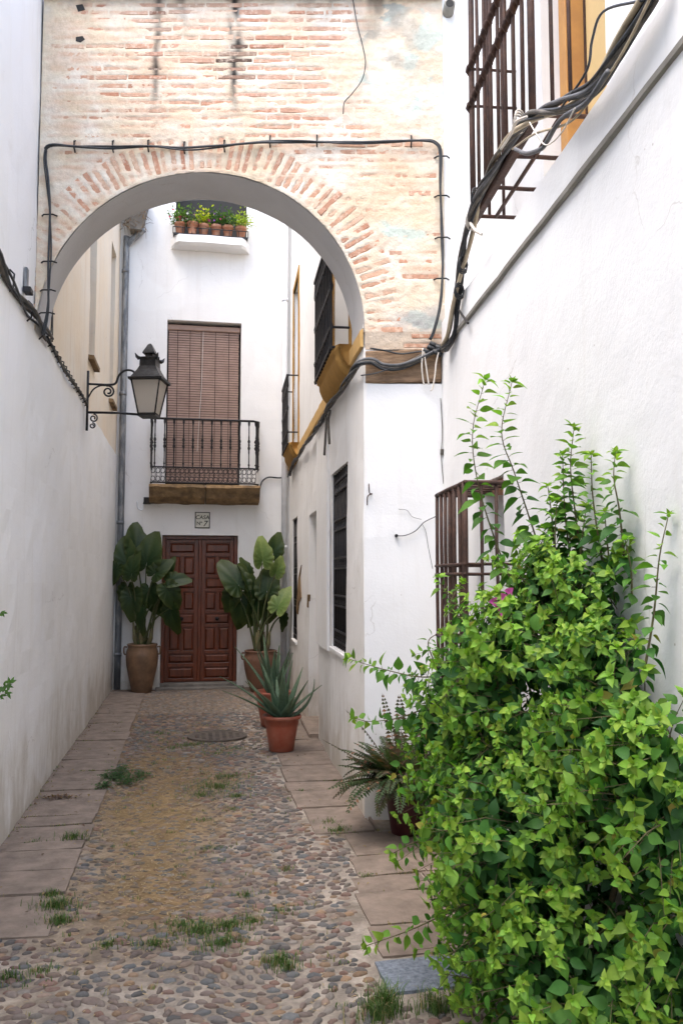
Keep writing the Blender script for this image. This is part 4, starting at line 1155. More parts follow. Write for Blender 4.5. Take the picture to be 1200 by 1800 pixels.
ce = thing('cable', 'short black cable curving from the far corner to the balcony slab', 'cable', FE.pt(1.2, 3.0, .03))
MB().tube(smooth_path(onF(FE, [(507, 838), (490, 840), (472, 839), (461, 846), (456, 860)], .04), 6), .012, 6).build('strand', 'cable', ce, True)
wr = thing('wire', 'thin loose wire hanging down the face of the brick arch', 'wire', FA.pt(*FA.hit(603, 195), .02))
MB().tube(smooth_path(onF(FA, [(619, -8), (627, 40), (637, 80), (642, 110), (636, 140), (618, 165), (605, 180), (603, 200)], .022), 6), .004, 5).build('strand', 'cable', wr, True)
w2 = thing('wire', 'thin broken wire looping over the white wall end below the lintel', 'wire', FA.pt(*FA.hit(697, 942), .02))
MB().tube(smooth_path(onF(FA, [(696, 942), (712, 941), (730, 933), (745, 918), (765, 908)], .02), 6), .0035, 5).build('strand', 'cable_grey', w2, True)
MB().tube(smooth_path(onF(FA, [(700, 895), (715, 897), (724, 908), (740, 913)], .016), 6), .002, 4).build('strand', 'cable_grey', w2, True)
MB().tube(smooth_path(onF(FA, [(742, 922), (748, 935), (752, 960), (760, 1000)], .016), 6), .002, 4).build('strand', 'cable_grey', w2, True)
u, v = FA.hit(696, 942); MB().tube([FA.pt(u, v, -.01), FA.pt(u, v, .03)], .012, 8).build('plug', 'iron', w2)
w3 = thing('wire', 'old wire stubs down the corner beside the caged window', 'wire', FA.pt(*FA.hit(776, 700), .01))
MB().tube(smooth_path(onF(FA, [(774, 700), (777, 760), (775, 800), (779, 850)], .012), 6), .003, 4).build('strand', 'cable_old', w3, True)
u, v = FA.hit(776, 795); MB().tube([FA.pt(u, v - .02, .01), FA.pt(u, v + .02, .02)], .012, 6).build('clip', 'cable_old', w3)
w4 = thing('wall_hook', 'small rusty hook with crack on the corner of the white house', 'hook', FA.pt(*FA.hit(650, 868), .01))
MB().tube(smooth_path(onF(FA, [(648, 850), (649, 866), (654, 868), (646, 872), (645, 888)], .012), 5), .004, 5).build('wire', 'rust_iron', w4, True)
bk_ = thing('wall_bracket', 'small rusty metal bracket on the left wall above the cables', 'bracket', FL.pt(5.85, 3.56, 0))
MB().fbox(FL, 5.81, 5.87, 3.60, 3.74, 0, .02, .003).build('plate', 'lead', bk_)
MB().fbox(FL, 5.79, 5.88, 3.565, 3.60, 0, .05, .004).build('socket', 'iron', bk_)
hk = thing('wall_hook', 'dark box and bent pale hook under the left end of the balcony', 'hook', FE.pt(-.7, 2.8, 0))
u, v = FE.hit(259, 880, .05); MB().fbox(FE, u - .05, u + .05, v - .05, v + .05, 0, .09, .01).build('box', 'iron', hk)
MB().tube(smooth_path(onF(FE, [(241, 881), (243, 893), (250, 896), (252, 886)], .05), 5), .011, 6).build('hook', 'white_pipe', hk, True)
MB().tube(smooth_path(onF(FE, [(252, 886), (256, 880), (270, 884), (280, 880)], .03), 5), .007, 6).build('wire', 'cable', hk, True)

# ================================================================== WALL LAMP
LY_ = 9.12
lp = thing('wall_lamp', 'black iron street lantern on a scrolled bracket on the left wall', 'lamp', (-1.14, LY_, 3.2))
def lt(pts, r, name, n=6): return MB().tube(pts, r, n).build(name, 'lamp_metal', lp, True)
def q3(x, z): return Vector((x, LY_, z))
lt([q3(-1.115, 3.20), q3(-1.115, 3.40), q3(-1.115, 3.84)], .014, 'wall_bar')
LX = -.478
lt([q3(-1.12, 3.395), q3(-.8, 3.40), q3(LX, 3.385)], .013, 'lower_arm')
lt(smooth_path([q3(-1.115, 3.70), q3(-.90, 3.70), q3(-.83, 3.72), q3(-.80, 3.80), q3(-.74, 3.86), q3(-.66, 3.86), q3(-.61, 3.80), q3(LX - .16, 3.745)], 6), .012, 'upper_arm')
def spiral(cx, cz, r0, r1, a0, turns, nm, th=.010):
    pts = [q3(cx + (r0 + (r1 - r0) * t / 22) * c_(a0 + turns * 2 * PI * t / 22), cz + (r0 + (r1 - r0) * t / 22) * s_(a0 + turns * 2 * PI * t / 22)) for t in range(23)]
    lt(pts, th, nm)
spiral(-.905, 3.625, .065, .018, PI / 2 + .3, -1.6, 'scroll'); lt(smooth_path([q3(-1.11, 3.55), q3(-1.06, 3.64), q3(-.99, 3.685), q3(-.92, 3.69)], 5), .009, 'scroll')
spiral(-1.05, 3.335, .045, .012, PI / 2, -1.4, 'scroll', .008); spiral(-1.06, 3.255, .032, .01, PI / 2, -1.4, 'scroll', .007)
rz = Matrix.Translation((LX, LY_, 0)) @ Matrix.Rotation(math.radians(-14), 4, 'Z')
def sq(r, z): return [rz @ Vector((x * r, y_ * r, z)) for x, y_ in ((-1, -1), (1, -1), (1, 1), (-1, 1))]
def frust(levels, name, mat, caps=True, parent=lp):
    mb = MB(); n = 0; V = []
    for r, z in levels: V += sq(r, z)
    fs = [(4 * k + i, 4 * k + (i + 1) % 4, 4 * k + 4 + (i + 1) % 4, 4 * k + 4 + i) for k in range(len(levels) - 1) for i in range(4)]
    if caps: fs += [(3, 2, 1, 0), tuple(range(4 * len(levels) - 4, 4 * len(levels)))]
    return mb.add(V, fs).build(name, mat, parent)
frust([(.088, 3.365), (.096, 3.365), (.096, 3.39), (.088, 3.39)], 'base_plate', 'lamp_metal')
zt, zb, rt, rb = 3.745, 3.39, .152, .090
for i in range(4):                                            # four separate frosted panes
    a0, a1 = sq(rb - .006, zb)[i], sq(rb - .006, zb)[(i + 1) % 4]; b0_, b1_ = sq(rt - .006, zt)[i], sq(rt - .006, zt)[(i + 1) % 4]
    MB().add([a0, a1, b1_, b0_], [(0, 1, 2, 3)]).build('pane', 'frosted', lp)
    lt([sq(rb, zb)[i], sq(rt, zt)[i]], .009, 'corner_bar', 5)
    lt([sq(rb, zb)[i], sq(rb, zb)[(i + 1) % 4]], .009, 'frame_bar', 5)
frust([(.165, 3.74), (.180, 3.745), (.182, 3.768), (.160, 3.775), (.105, 3.865), (.088, 3.905), (.086, 3.97), (.094, 4.0), (.086, 4.005)], 'roof', 'lamp_metal')
for i in range(4):
    a, b = sq(.088, 3.985)[i], sq(.125, 4.035)[i]; c = sq(.108, 4.0)[i]
    MB().tube([a, c, b], [.024, .018, .003], 5).build('crown_leaf', 'lamp_metal', lp)
    a, b = (sq(.088, 3.985)[i] + sq(.088, 3.985)[(i + 1) % 4]) / 2, (sq(.10, 4.02)[i] + sq(.10, 4.02)[(i + 1) % 4]) / 2
    MB().tube([a, b], [.02, .004], 5).build('crown_leaf', 'lamp_metal', lp)
frust([(.042, 4.0), (.038, 4.05)], 'chimney', 'lamp_metal'); frust([(.066, 4.05), (.062, 4.065), (.022, 4.15), (.008, 4.165)], 'finial', 'lamp_metal')
bb = MB(); bb.lathe([(0, 3.50), (.03, 3.49), (.042, 3.45), (.03, 3.41), (.02, 3.39)], (LX, LY_, 0), 12); bb.build('bulb', 'white_pipe', lp, True)

# ================================================================== MANHOLE
mh = thing('manhole_cover', 'round rusty iron manhole cover set in the cobbles', 'manhole cover', (.28, 9.03, 0))
mb = MB(); mb.lathe([(.31, -.02), (.31, .012), (.275, .012), (.272, .006)], (.28, 9.03, .004), 28); mb.build('rim', 'manhole', mh)
mb = MB(); mb.lathe([(.27, -.02), (.27, .008), (.0, .008)], (.28, 9.03, .004), 28); mb.build('lid', 'manhole', mh)
for i in range(-3, 4):
    for j in range(-3, 4):
        if math.hypot(i, j) < 3.3: MB().box((.28 + i * .07 - .02, 9.03 + j * .07 - .02, .010), (.28 + i * .07 + .02, 9.03 + j * .07 + .02, .017)).build('stud', 'manhole', mh)

# ================================================================== PLANTS
def leaf_proto(fold=.25, droop=.25, waist=.36, wd=.36):
    """pointed oval leaf, unit length along +X, blade in XY, midrib fold and droop in Z"""
    st = [(0, 0), (.10, .50), (.28, .93), (.46, 1.0), (.66, .72), (.84, .32), (1.0, 0)]
    vs = []; fs = []
    for t, w in st: vs.append((t, 0, -droop * t * t))
    L = {}; 
    for sgn in (1, -1):
        for i in range(1, len(st) - 1):
            t, w = st[i]; L[sgn, i] = len(vs); vs.append((t, sgn * w * wd, -droop * t * t + fold * w * wd))
        for i in range(len(st) - 1):
            a, b = i, i + 1
            if i == 0: f = (a, b, L[sgn, 1])
            elif i == len(st) - 2: f = (a, b, L[sgn, i])
            else: f = (a, b, L[sgn, i + 1], L[sgn, i])
            fs.append(f if sgn > 0 else f[::-1])
    return vs, fs
LP = [leaf_proto(.3, .25, wd=.30), leaf_proto(.45, .4, wd=.31), leaf_proto(.15, .12, wd=.33), leaf_proto(.35, .55, wd=.28), leaf_proto(.2, .3, wd=.35)]
def basis(d, up, scale, p):
    d = Vector(d).normalized(); y_ = Vector(up).cross(d)
    y_ = y_.normalized() if y_.length > 1e-4 else d.orthogonal().normalized()
    z_ = d.cross(y_)
    return Matrix(((d.x * scale, y_.x * scale, z_.x * scale, p.x), (d.y * scale, y_.y * scale, z_.y * scale, p.y), (d.z * scale, y_.z * scale, z_.z * scale, p.z), (0, 0, 0, 1)))
GOLD = 2.39996
def wall_w(p): return (p - FN.o).dot(FN.n)

# ---- the big shrub against the near right wall
RSH = random.Random(77)
sh = thing('shrub', 'large bright green leafy shrub growing against the near white wall', 'shrub', (1.2, 2.85, 0))
shL = []; shT = MB()
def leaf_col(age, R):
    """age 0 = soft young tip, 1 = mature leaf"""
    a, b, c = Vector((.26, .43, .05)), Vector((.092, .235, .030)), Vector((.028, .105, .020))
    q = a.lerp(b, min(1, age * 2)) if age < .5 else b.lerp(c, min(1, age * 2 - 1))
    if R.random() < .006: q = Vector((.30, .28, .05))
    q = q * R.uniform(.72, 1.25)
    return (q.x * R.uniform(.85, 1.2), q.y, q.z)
def shoot(path, nleaf, size, R, tw=.004, dark=0.0, start=.05, tip=True):
    """a twig with alternate leaves, opening paler and smaller towards the tip"""
    L = [0.0]
    for a, b in zip(path, path[1:]): L.append(L[-1] + (b - a).length)
    shT.tube(path, [tw * (1.0 - .7 * l / L[-1]) for l in L], 4)
    ph = R.uniform(0, 6)
    for k in range(nleaf):
        t = start + (1 - start) * (k / max(1, nleaf - 1)) ** .9
        l = t * L[-1]; i = max(0, min(len(path) - 2, sum(1 for q in L[1:] if q < l)))
        p = path[i].lerp(path[i + 1], (l - L[i]) / max(1e-6, L[i + 1] - L[i]))
        d = (path[i + 1] - path[i]).normalized()
        an = ph + k * GOLD; a = d.orthogonal().normalized(); b = d.cross(a)
        out = a * c_(an) + b * s_(an)
        lift = .15 + .7 * t ** 3
        sd_ = (out + d * lift + Vector((0, 0, -.55 * (1 - t) - .12))).normalized()
        sz = size * (1.0 - .5 * t ** 3) * R.uniform(.55, 1.2)
        p2 = p + sd_ * sz * .22
        if wall_w(p2 + sd_ * sz) < .012: continue
        shL.append((R.randrange(len(LP)), basis(sd_, d * .5 + Z * .6 + Vector((R.gauss(0, .55), R.gauss(-.25, .55), 0)), sz, p2), leaf_col(max(0, min(1, 1.02 - t ** 1.6 + dark + R.gauss(0, .09))), R)))
        if sz > .05: shT.tube([p, p2], .0012, 3)
    if tip:
        p, d = path[-1], (path[-1] - path[-2]).normalized(); a = d.orthogonal().normalized(); b = d.cross(a)
        for k in range(6):
            an = k * GOLD + ph; sd_ = (a * c_(an) + b * s_(an)) * (.9 - .12 * k) + d * (.25 + .16 * k) + Vector((0, 0, -.25 * (k < 3))); sz = size * R.uniform(.75, 1.0) * (.85 - .1 * k)
            if wall_w(p + sd_ * sz) > .01: shL.append((R.randrange(len(LP)), basis(sd_, d + Z * .2, sz, p), leaf_col(R.uniform(0, .15), R)))
BLOBS = []
for x, y_, rx, ry, Y, rY in ((940, 1365, 160, 180, 3.25, .36), (1000, 1215, 150, 150, 3.02, .33), (1000, 1500, 190, 210, 2.88, .38), (1110, 1360, 110, 190, 2.62, .26), (1010, 1075, 95, 80, 3.1, .22),
                            (1080, 1730, 215, 190, 2.62, .33), (905, 1470, 100, 115, 3.2, .28), (812, 1260, 85, 60, 3.45, .2), (985, 1680, 120, 120, 2.9, .3), (1170, 1580, 90, 220, 2.38, .22), (1165, 1400, 75, 120, 2.34, .16), (1070, 1140, 80, 120, 2.85, .16), (1095, 1220, 70, 110, 2.68, .14), (900, 1150, 90, 60, 3.2, .2)):
    c = atY(x, y_, Y); k = (c - EYE).dot(FW) / FPX; BLOBS.append((c, Vector((rx * k, rY, ry * k))))
def inside(p, skip=-1, g=1.0):
    for i, (c, r) in enumerate(BLOBS):
        if i == skip: continue
        d = p - c
        if (d.x / (r.x * g)) ** 2 + (d.y / (r.y * g)) ** 2 + (d.z / (r.z * g)) ** 2 < 1: return True
    return False
base = Vector((1.25, 2.85, 0.0))
for i, (c, r) in enumerate(BLOBS):                                # main limbs
    b_ = Vector((base.x + RSH.uniform(-.1, .12), base.y + RSH.uniform(-.15, .15), -.02))
    m_ = b_.lerp(c, .55) + Vector((RSH.uniform(-.06, .06), RSH.uniform(-.06, .06), .12))
    if wall_w(m_) < .05: m_ += FN.n * .1
    shT.tube(smooth_path([b_, m_, c], 5), [.016 - .0011 * q for q in range(11)], 6)
area = [(r.x * r.y + r.x * r.z + r.y * r.z) for c, r in BLOBS]; tot = sum(area)
made = 0; tries = 0
while made < 200 and tries < 6000:                                # sprays: a limb end carrying several leafy twigs
    tries += 1
    q = RSH.uniform(0, tot); i = 0
    while q > area[i] and i < len(area) - 1: q -= area[i]; i += 1
    c, r = BLOBS[i]
    d = Vector((RSH.gauss(0, 1), RSH.gauss(0, 1), RSH.gauss(0, 1))).normalized()
    if d.y > .5: continue
    p = c + Vector((d.x * r.x, d.y * r.y, d.z * r.z)) * RSH.uniform(.82, 1.12)
    if inside(p, i, .93) or wall_w(p) < .05 or p.z < .08 or p.z > 1.9: continue
    nrm = Vector((d.x / r.x, d.y / r.y, d.z / r.z)).normalized(); age = RSH.uniform(-.05, .4); sc = RSH.uniform(.85, 1.2)
    for t_ in range(RSH.randint(4, 8)):
        dr_ = (nrm + Vector((0, 0, .3)) + Vector((RSH.gauss(0, .5), RSH.gauss(0, .5), RSH.gauss(0, .45)))).normalized()
        L = RSH.uniform(.10, .24) * sc; a = p - nrm * .12 + Vector((RSH.gauss(0, .03), RSH.gauss(0, .03), RSH.gauss(0, .03)))
        e = a + dr_ * L + nrm * .07 + Vector((0, 0, -.04))
        if wall_w(e) < .03: continue
        shoot([a, a.lerp(e, .5) + Vector((0, 0, .02)), e], RSH.randint(8, 14), RSH.uniform(.042, .066) * sc, RSH, .0025, dark=age + RSH.uniform(-.05, .12), start=.12)
    made += 1
for k in range(3600):                                             # inner leaves in mature tones, coloured dark so the gaps look shaded
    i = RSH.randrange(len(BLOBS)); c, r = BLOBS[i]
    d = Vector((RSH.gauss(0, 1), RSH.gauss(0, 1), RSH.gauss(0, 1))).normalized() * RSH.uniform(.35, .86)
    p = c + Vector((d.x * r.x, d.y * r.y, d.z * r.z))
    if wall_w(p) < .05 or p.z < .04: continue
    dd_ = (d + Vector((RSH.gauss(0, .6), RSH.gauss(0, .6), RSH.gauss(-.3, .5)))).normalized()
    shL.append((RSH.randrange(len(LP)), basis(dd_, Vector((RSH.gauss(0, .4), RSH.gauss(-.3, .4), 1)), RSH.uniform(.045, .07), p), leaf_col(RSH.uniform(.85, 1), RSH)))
def pxpath(pts, n=6): return smooth_path([atY(x, y_, Y) for x, y_, Y in pts], n)
for pts, nl, sz in ((((935, 1100, 3.25), (883, 985, 3.3), (842, 860, 3.35), (830, 760, 3.35), (852, 668, 3.3)), 46, .078),
                    (((985, 1080, 3.1), (938, 935, 3.2), (903, 830, 3.22), (881, 760, 3.22), (899, 672, 3.2)), 46, .078),
                    (((1025, 1010, 2.95), (1010, 900, 3.0), (1002, 820, 3.0), (1008, 752, 3.0)), 40, .066), (((1005, 1010, 3.0), (992, 900, 3.02), (988, 800, 3.02)), 32, .064),
                    (((1062, 1010, 2.78), (1047, 920, 2.78), (1040, 860, 2.78), (1038, 800, 2.78)), 26, .062), (((1098, 1000, 2.66), (1088, 900, 2.66), (1078, 840, 2.66), (1081, 795, 2.66)), 32, .062),
                    (((1128, 1200, 2.42), (1148, 1080, 2.40), (1158, 980, 2.38), (1174, 905, 2.37)), 30, .056), (((975, 980, 3.05), (968, 900, 3.05), (962, 855, 3.05)), 18, .055),
                    (((1120, 1010, 2.7), (1130, 975, 2.68), (1118, 940, 2.66)), 14, .055),
                    (((950, 1060, 3.1), (945, 985, 3.1), (958, 930, 3.08)), 16, .055), (((1020, 1030, 2.95), (1022, 950, 2.95), (1030, 890, 2.93)), 18, .055), (((1075, 1030, 2.75), (1066, 950, 2.75), (1062, 900, 2.74)), 18, .055), (((985, 1040, 3.0), (975, 960, 3.0), (978, 880, 3.0)), 18, .052),
                    (((1110, 1060, 2.62), (1108, 1000, 2.6), (1098, 950, 2.6)), 16, .052), (((910, 1120, 3.2), (900, 1050, 3.2), (915, 1000, 3.2)), 16, .055), (((800, 1185, 3.5), (740, 1190, 3.58), (680, 1178, 3.62), (612, 1158, 3.66)), 34, .062),
                    (((760, 1240, 3.55), (700, 1262, 3.62), (650, 1268, 3.66), (622, 1262, 3.7)), 20, .060), (((900, 1570, 3.05), (800, 1600, 3.1), (720, 1635, 3.12), (645, 1662, 3.12)), 26, .062),
                    (((960, 1640, 2.9), (880, 1660, 2.95), (820, 1675, 2.97), (772, 1672, 2.98)), 18, .056), (((980, 1730, 2.75), (900, 1728, 2.8), (830, 1720, 2.83), (780, 1712, 2.84)), 18, .056),
                    (((840, 1110, 3.4), (800, 1060, 3.45), (775, 1030, 3.48), (770, 1015, 3.48)), 18, .058), (((860, 1130, 3.3), (812, 1090, 3.36), (792, 1060, 3.38), (812, 1022, 3.38)), 18, .055), (((780, 1470, 3.3), (730, 1480, 3.32), (690, 1500, 3.33)), 14, .058), (((770, 1180, 3.5), (752, 1130, 3.52), (775, 1110, 3.5)), 12, .052)):
    shoot(pxpath(pts), int(nl * 1.45), sz * 1.12, RSH, .0048, start=.02, dark=-.05)
shL = [t for t in shL if (t[1].translation - EYE).dot(FW) > 2.12]
eye_d = lambda t: (t[1].translation - EYE).length + (3 if inside(t[1].translation, -1, .8) else 0)
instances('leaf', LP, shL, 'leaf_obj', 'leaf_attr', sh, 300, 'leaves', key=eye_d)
shT.build('twigs', 'twig', sh, True)['kind'] = 'stuff'
for x, y_, Y in ((876, 1066, 2.98), (884, 1050, 2.99), (866, 1058, 3.0), (880, 1073, 2.97), (893, 1040, 2.98)):
    p = atY(x, y_, Y); fl = MB()
    for k in range(3):
        d = Vector((c_(k * 2.1 + x), -.6, s_(k * 2.1 + x))); mx = basis(d, Vector((0, -1, .3)), .024, p)
        v_, f_ = leaf_proto(.4, .1, wd=.42); fl.add([mx @ Vector(q) for q in v_], f_, (.62, .10, .42))
    fl.build('flower', 'petal', sh, True)

# ---- elephant-ear plants in old jars
EAR_A = [math.radians(q) for q in (0, 14, 30, 50, 75, 100, 125, 150, 168, 180)]; EAR_R = [1.12, .90, .72, .58, .50, .47, .48, .46, .34, .16]
def ear_leaf(R, length, col, edge):
    """heart shaped scalloped blade, tip along +X, base notch at origin, lying in XY"""
    nr, na = 6, 34; vs = []; cs = []; fs = []
    for i in range(nr + 1):
        q = i / nr
        for k in range(na):
            a = -PI + 2 * PI * (k + .5) / na
            rad = float(np.interp(abs(a), EAR_A, EAR_R)) * (1 + .035 * math.sin(11 * a + length * 9))
            x, y_ = .18 + rad * q * c_(a), rad * q * s_(a)
            z = .22 * abs(y_) - .30 * max(0, x) ** 2 + .045 * math.sin(11 * a + length * 9) * q * q
            vs.append(Vector((x, y_, z)) * length)
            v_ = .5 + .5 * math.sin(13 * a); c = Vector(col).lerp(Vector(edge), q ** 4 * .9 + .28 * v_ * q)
            if abs(a) < .13: c = c.lerp(Vector(edge), .35)
            cs.append(tuple(c * R.uniform(.93, 1.07)))
    for i in range(nr):
        for k in range(na - 1):
            fs.append((i * na + k, i * na + k + 1, (i + 1) * na + k + 1, (i + 1) * na + k))
    return vs, fs, cs
def jar(t, c, h, r, mat):
    pf = [(r * .54, 0), (r * .60, .02), (r * .78, h * .3), (r * .93, h * .55), (r * 1.0, h * .74), (r * .98, h * .84), (r * .88, h * .93), (r * .92, h * .96), (r * .95, h * .985), (r * .90, h), (r * .80, h * .99), (r * .78, h * .90), (0, h * .90)]
    mb = MB(); mb.lathe([(a, b) for a, b in pf], c, 28, wob=.04); mb.build('jar', mat, t, True)
    mb = MB(); mb.lathe([(r * .775, h * .905), (r * .4, h * .93), (0, h * .94)], c, 16); mb.build('soil', 'soil', t, True)
    for sg in (-1, 1):
        MB().tube(smooth_path([Vector(c) + Vector((sg * r * .9, 0, h * .93)), Vector(c) + Vector((sg * r * 1.08, 0, h * .93)), Vector(c) + Vector((sg * r * 1.08, 0, h * .80)), Vector(c) + Vector((sg * r * .97, 0, h * .78))], 4), .012, 6).build('handle', mat, t, True)
def elephant(label, c, h, r, leaves, seed, mat='jar'):
    R = random.Random(seed); t = thing('potted_plant', label, 'plant', c, 'elephant ear plants beside the door')
    jar(t, c, h, r, mat); c = Vector(c)
    for x, y_, ln, ang, dep, light, tilt in leaves:
        p = atY(x, y_, c.y + dep); L = ln * .70 / 117.0
        an = math.radians(ang); d = Vector((s_(an), -.15 + R.uniform(-.2, .2), c_(an))).normalized()
        upv = Vector((R.gauss(0, .75), -1, tilt + R.gauss(0, .45)))
        mx = basis(d, upv, 1.0, p - d * L * .30)
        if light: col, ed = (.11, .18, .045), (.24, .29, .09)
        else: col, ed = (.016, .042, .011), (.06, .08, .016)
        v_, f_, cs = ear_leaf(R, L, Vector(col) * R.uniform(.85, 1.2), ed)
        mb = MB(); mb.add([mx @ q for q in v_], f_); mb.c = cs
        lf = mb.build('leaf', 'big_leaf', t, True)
        pet = mx.translation + d * .02
        b_ = c + Vector((R.uniform(-.09, .09), R.uniform(-.06, .08), h * .93))
        m_ = b_.lerp(pet, .55) + Vector(((b_.x - pet.x) * .12, .03, .07))
        MB().tube(smooth_path([b_, m_, pet], 6), [.019 - .001 * q for q in range(13)], 6).build('stalk', 'stalk', lf, True)
    for k in range(5):
        a = R.uniform(0, 6.28); b_ = c + Vector((.07 * c_(a), .06 * s_(a), h * .9)); MB().tube([b_, b_ + Vector((.05 * c_(a), .02, .14)), b_ + Vector((.07 * c_(a), .03, .28 + .1 * R.random()))], [.034, .03, .016], 7).build('old_stem', 'twig', t, True)
elephant('elephant ear plant in a tall tan jar left of the door by the drainpipe', (-.70, 12.66, 0), .70, .235,
         [(222, 985, 66, -8, .05, 0, .2), (239, 958, 64, 4, .15, 0, .2), (260, 982, 72, 12, -.05, 0, .3), (276, 1005, 48, 45, -.1, 0, .3), (203, 1003, 42, -155, 0, 0, .4), (232, 1003, 54, 3, -.12, 0, .2), (304, 1020, 46, 78, -.15, 0, .6),
          (297, 1040, 56, 150, -.2, 0, .4), (264, 1043, 54, 172, 0, 0, .2), (232, 1052, 58, 183, 0, 0, .2), (301, 1078, 56, 172, -.12, 0, .2), (250, 1078, 54, 195, -.1, 0, .2), (296, 1000, 36, 15, 0, 0, .4), (278, 1060, 50, 160, .05, 0, .3), (222, 1040, 48, 190, .1, 0, .3)], 5)
elephant('elephant ear plant in a brown jar right of the door with one pale leaf', (1.0, 12.45, 0), .60, .25,
         [(462, 980, 58, 4, -.05, 1, .3), (482, 968, 50, 18, .08, 0, .3), (487, 1003, 40, 25, -.1, 1, .3), (415, 1022, 72, -32, -.1, 0, .5), (440, 1032, 66, -5, -.05, 0, .3), (470, 1032, 66, 6, 0, 0, .3), (491, 1062, 56, 22, -.15, 1, .4),
          (424, 1062, 66, 176, 0, 0, .2), (450, 1064, 58, 184, .05, 0, .2), (497, 1085, 36, 165, 0, 0, .3), (434, 1003, 38, -12, .05, 0, .3), (475, 1060, 56, 178, .1, 0, .2), (408, 1045, 50, 200, -.05, 0, .3)], 6, 'jar_brown')

# ---- aloes in terracotta pots
def round_pot(t, c, h, r, mat):
    pf = [(r * .60, 0), (r * .64, .006), (r * .86, h * .70), (r * .86, h * .72), (r * .90, h * .74), (r * .92, h * .88), (r * 1.02, h * .90), (r * 1.05, h * .93), (r * 1.05, h * .985), (r * 1.01, h), (r * .94, h * .99), (r * .90, h * .86), (0, h * .86)]
    mb = MB(); mb.lathe(pf, c, 32); mb.build('pot', mat, t, True)
    mb = MB(); mb.lathe([(r * .905, h * .865), (r * .5, h * .89), (0, h * .88)], c, 20); mb.build('soil', 'soil', t, True)
def aloe(label, c, h, r, leaves, seed):
    R = random.Random(seed); c = Vector(c); t = thing('potted_plant', label, 'plant', c, 'aloes in terracotta pots')
    round_pot(t, c, h, r, 'terracotta')
    for az, lean, L, curl in leaves:
        o = Vector((c_(az), s_(az), 0)); pts = []; n = 10
        b_ = c + Vector((0, 0, h * .87)) + o * .03; th = lean; p = b_.copy()
        mb = MB(); prev = None; wv = o.cross(Z)
        for i in range(n + 1):
            q = i / n; w = (.046 * (1 - q ** 1.5) + .002) * (1 + .25 * math.sin(PI * min(1, q * 2.2))) ; dvec = (o * s_(th) + Z * c_(th)).normalized(); nv = (Z * s_(th) - o * c_(th))
            for sx, dz in ((-1, .012), (-.55, -.008), (0, -.014), (.55, -.008), (1, .012), (.0, .004)):
                mb.v.append(tuple(p + wv * w * sx + (-nv) * (-dz) * (1 - q * .8)))
                cc = Vector((.075, .135, .085)).lerp(Vector((.13, .19, .11)), q) * (1.1 if abs(sx) == 1 else .95) * R.uniform(.92, 1.08); mb.c.append(tuple(cc))
            p = p + dvec * (L / n); th += curl / n
        for i in range(n):
            for k in range(6): mb.f.append((i * 6 + k, i * 6 + (k + 1) % 6, (i + 1) * 6 + (k + 1) % 6, (i + 1) * 6 + k))
        mb.build('leaf', 'fleshy', t, True)
RA = random.Random(13)
lv = []
for k in range(16):
    q = k / 15; lv.append((k * GOLD + .4, .12 + .75 * q + RA.uniform(-.08, .08), RA.uniform(.42, .62) * (1 - .1 * q), RA.uniform(-.25, .35)))
lv += [(PI + .35, .95, .66, .30), (PI - .2, .80, .70, .35), (.15, 1.35, .52, -1.5), (-.25, 1.3, .46, -1.3)]
aloe('aloe in the nearer terracotta plastic pot standing by the right wall', (.86, 8.16, .012), .335, .180, [(a + (0), b, l, c) for a, b, l, c in lv], 3)
lv = [(k * GOLD, .08 + .6 * k / 11, RA.uniform(.5, .72), RA.uniform(-.2, .3)) for k in range(12)]
aloe('aloe in the terracotta plastic pot behind the nearer aloe', (.90, 9.55, .012), .38, .195, lv, 4)

# ---- fern in a maroon pot
fp = Vector((1.38, 5.42, .012)); ft = thing('potted_plant', 'dark brownish fern in a maroon pot behind the shrub', 'plant', fp)
round_pot(ft, fp, .30, .15, 'maroon')
RF = random.Random(31)
def frond(az, lean, L, curl, brown):
    o = Vector((c_(az), s_(az), 0)); wv = o.cross(Z); p = fp + Vector((0, 0, .27)) + o * .05; th = lean; n = 26; mb = MB(); path = []
    for i in range(n + 1):
        q = i / n; d = (o * s_(th) + Z * c_(th)).normalized(); path.append(p.copy())
        if i > 2:
            w = .062 * math.sin(PI * min(1, .12 + q * .88)) ** .6 * RF.uniform(.8, 1.1)
            for sg in (-1, 1):
                a = p; e = p + wv * sg * w + d * w * .25 + Vector((0, 0, -.25 * w)); m1 = p + d * .016 + wv * sg * w * .5; m2 = p - d * .006 + wv * sg * w * .45
                g = Vector((.035, .072, .020)).lerp(Vector((.085, .042, .024)), brown * RF.uniform(.2, .9)) * RF.uniform(.8, 1.3)
                if RF.random() < .06: g = Vector((.25, .12, .07))
                mb.add([a, m1, e, m2], [(0, 1, 2, 3)], tuple(g))
        p = p + d * (L / n); th += curl / n
    mb.tube(path, [.0035 * (1 - .8 * i / n) for i in range(n + 1)], 4, col=(.09, .05, .025))
    mb.build('frond', 'frond', ft)
for k in range(100):
    q = k / 99; az = k * GOLD; up_ = RF.random() < .55
    frond(az, RF.uniform(.25, .9), RF.uniform(.32, .54), RF.uniform(.5, 2.0), .85 if up_ else .25)
for az, lean, L, curl, br_ in ((PI + .1, .85, .62, .25, .8), (PI + .35, 1.0, .56, .9, .3), (PI - .2, .35, .62, .5, .9), (2.2, .15, .62, .2, 1), (-2.2, .6, .5, 1.9, .1), (-2.6, .7, .52, 1.8, .1), (-1.9, .8, .5, 1.7, .1), (PI + .6, .9, .55, 1.6, .2), (1.6, .1, .6, .15, 1), (-1.2, .8, .5, 1.7, .2)):
    frond(az, lean, L, curl, br_)

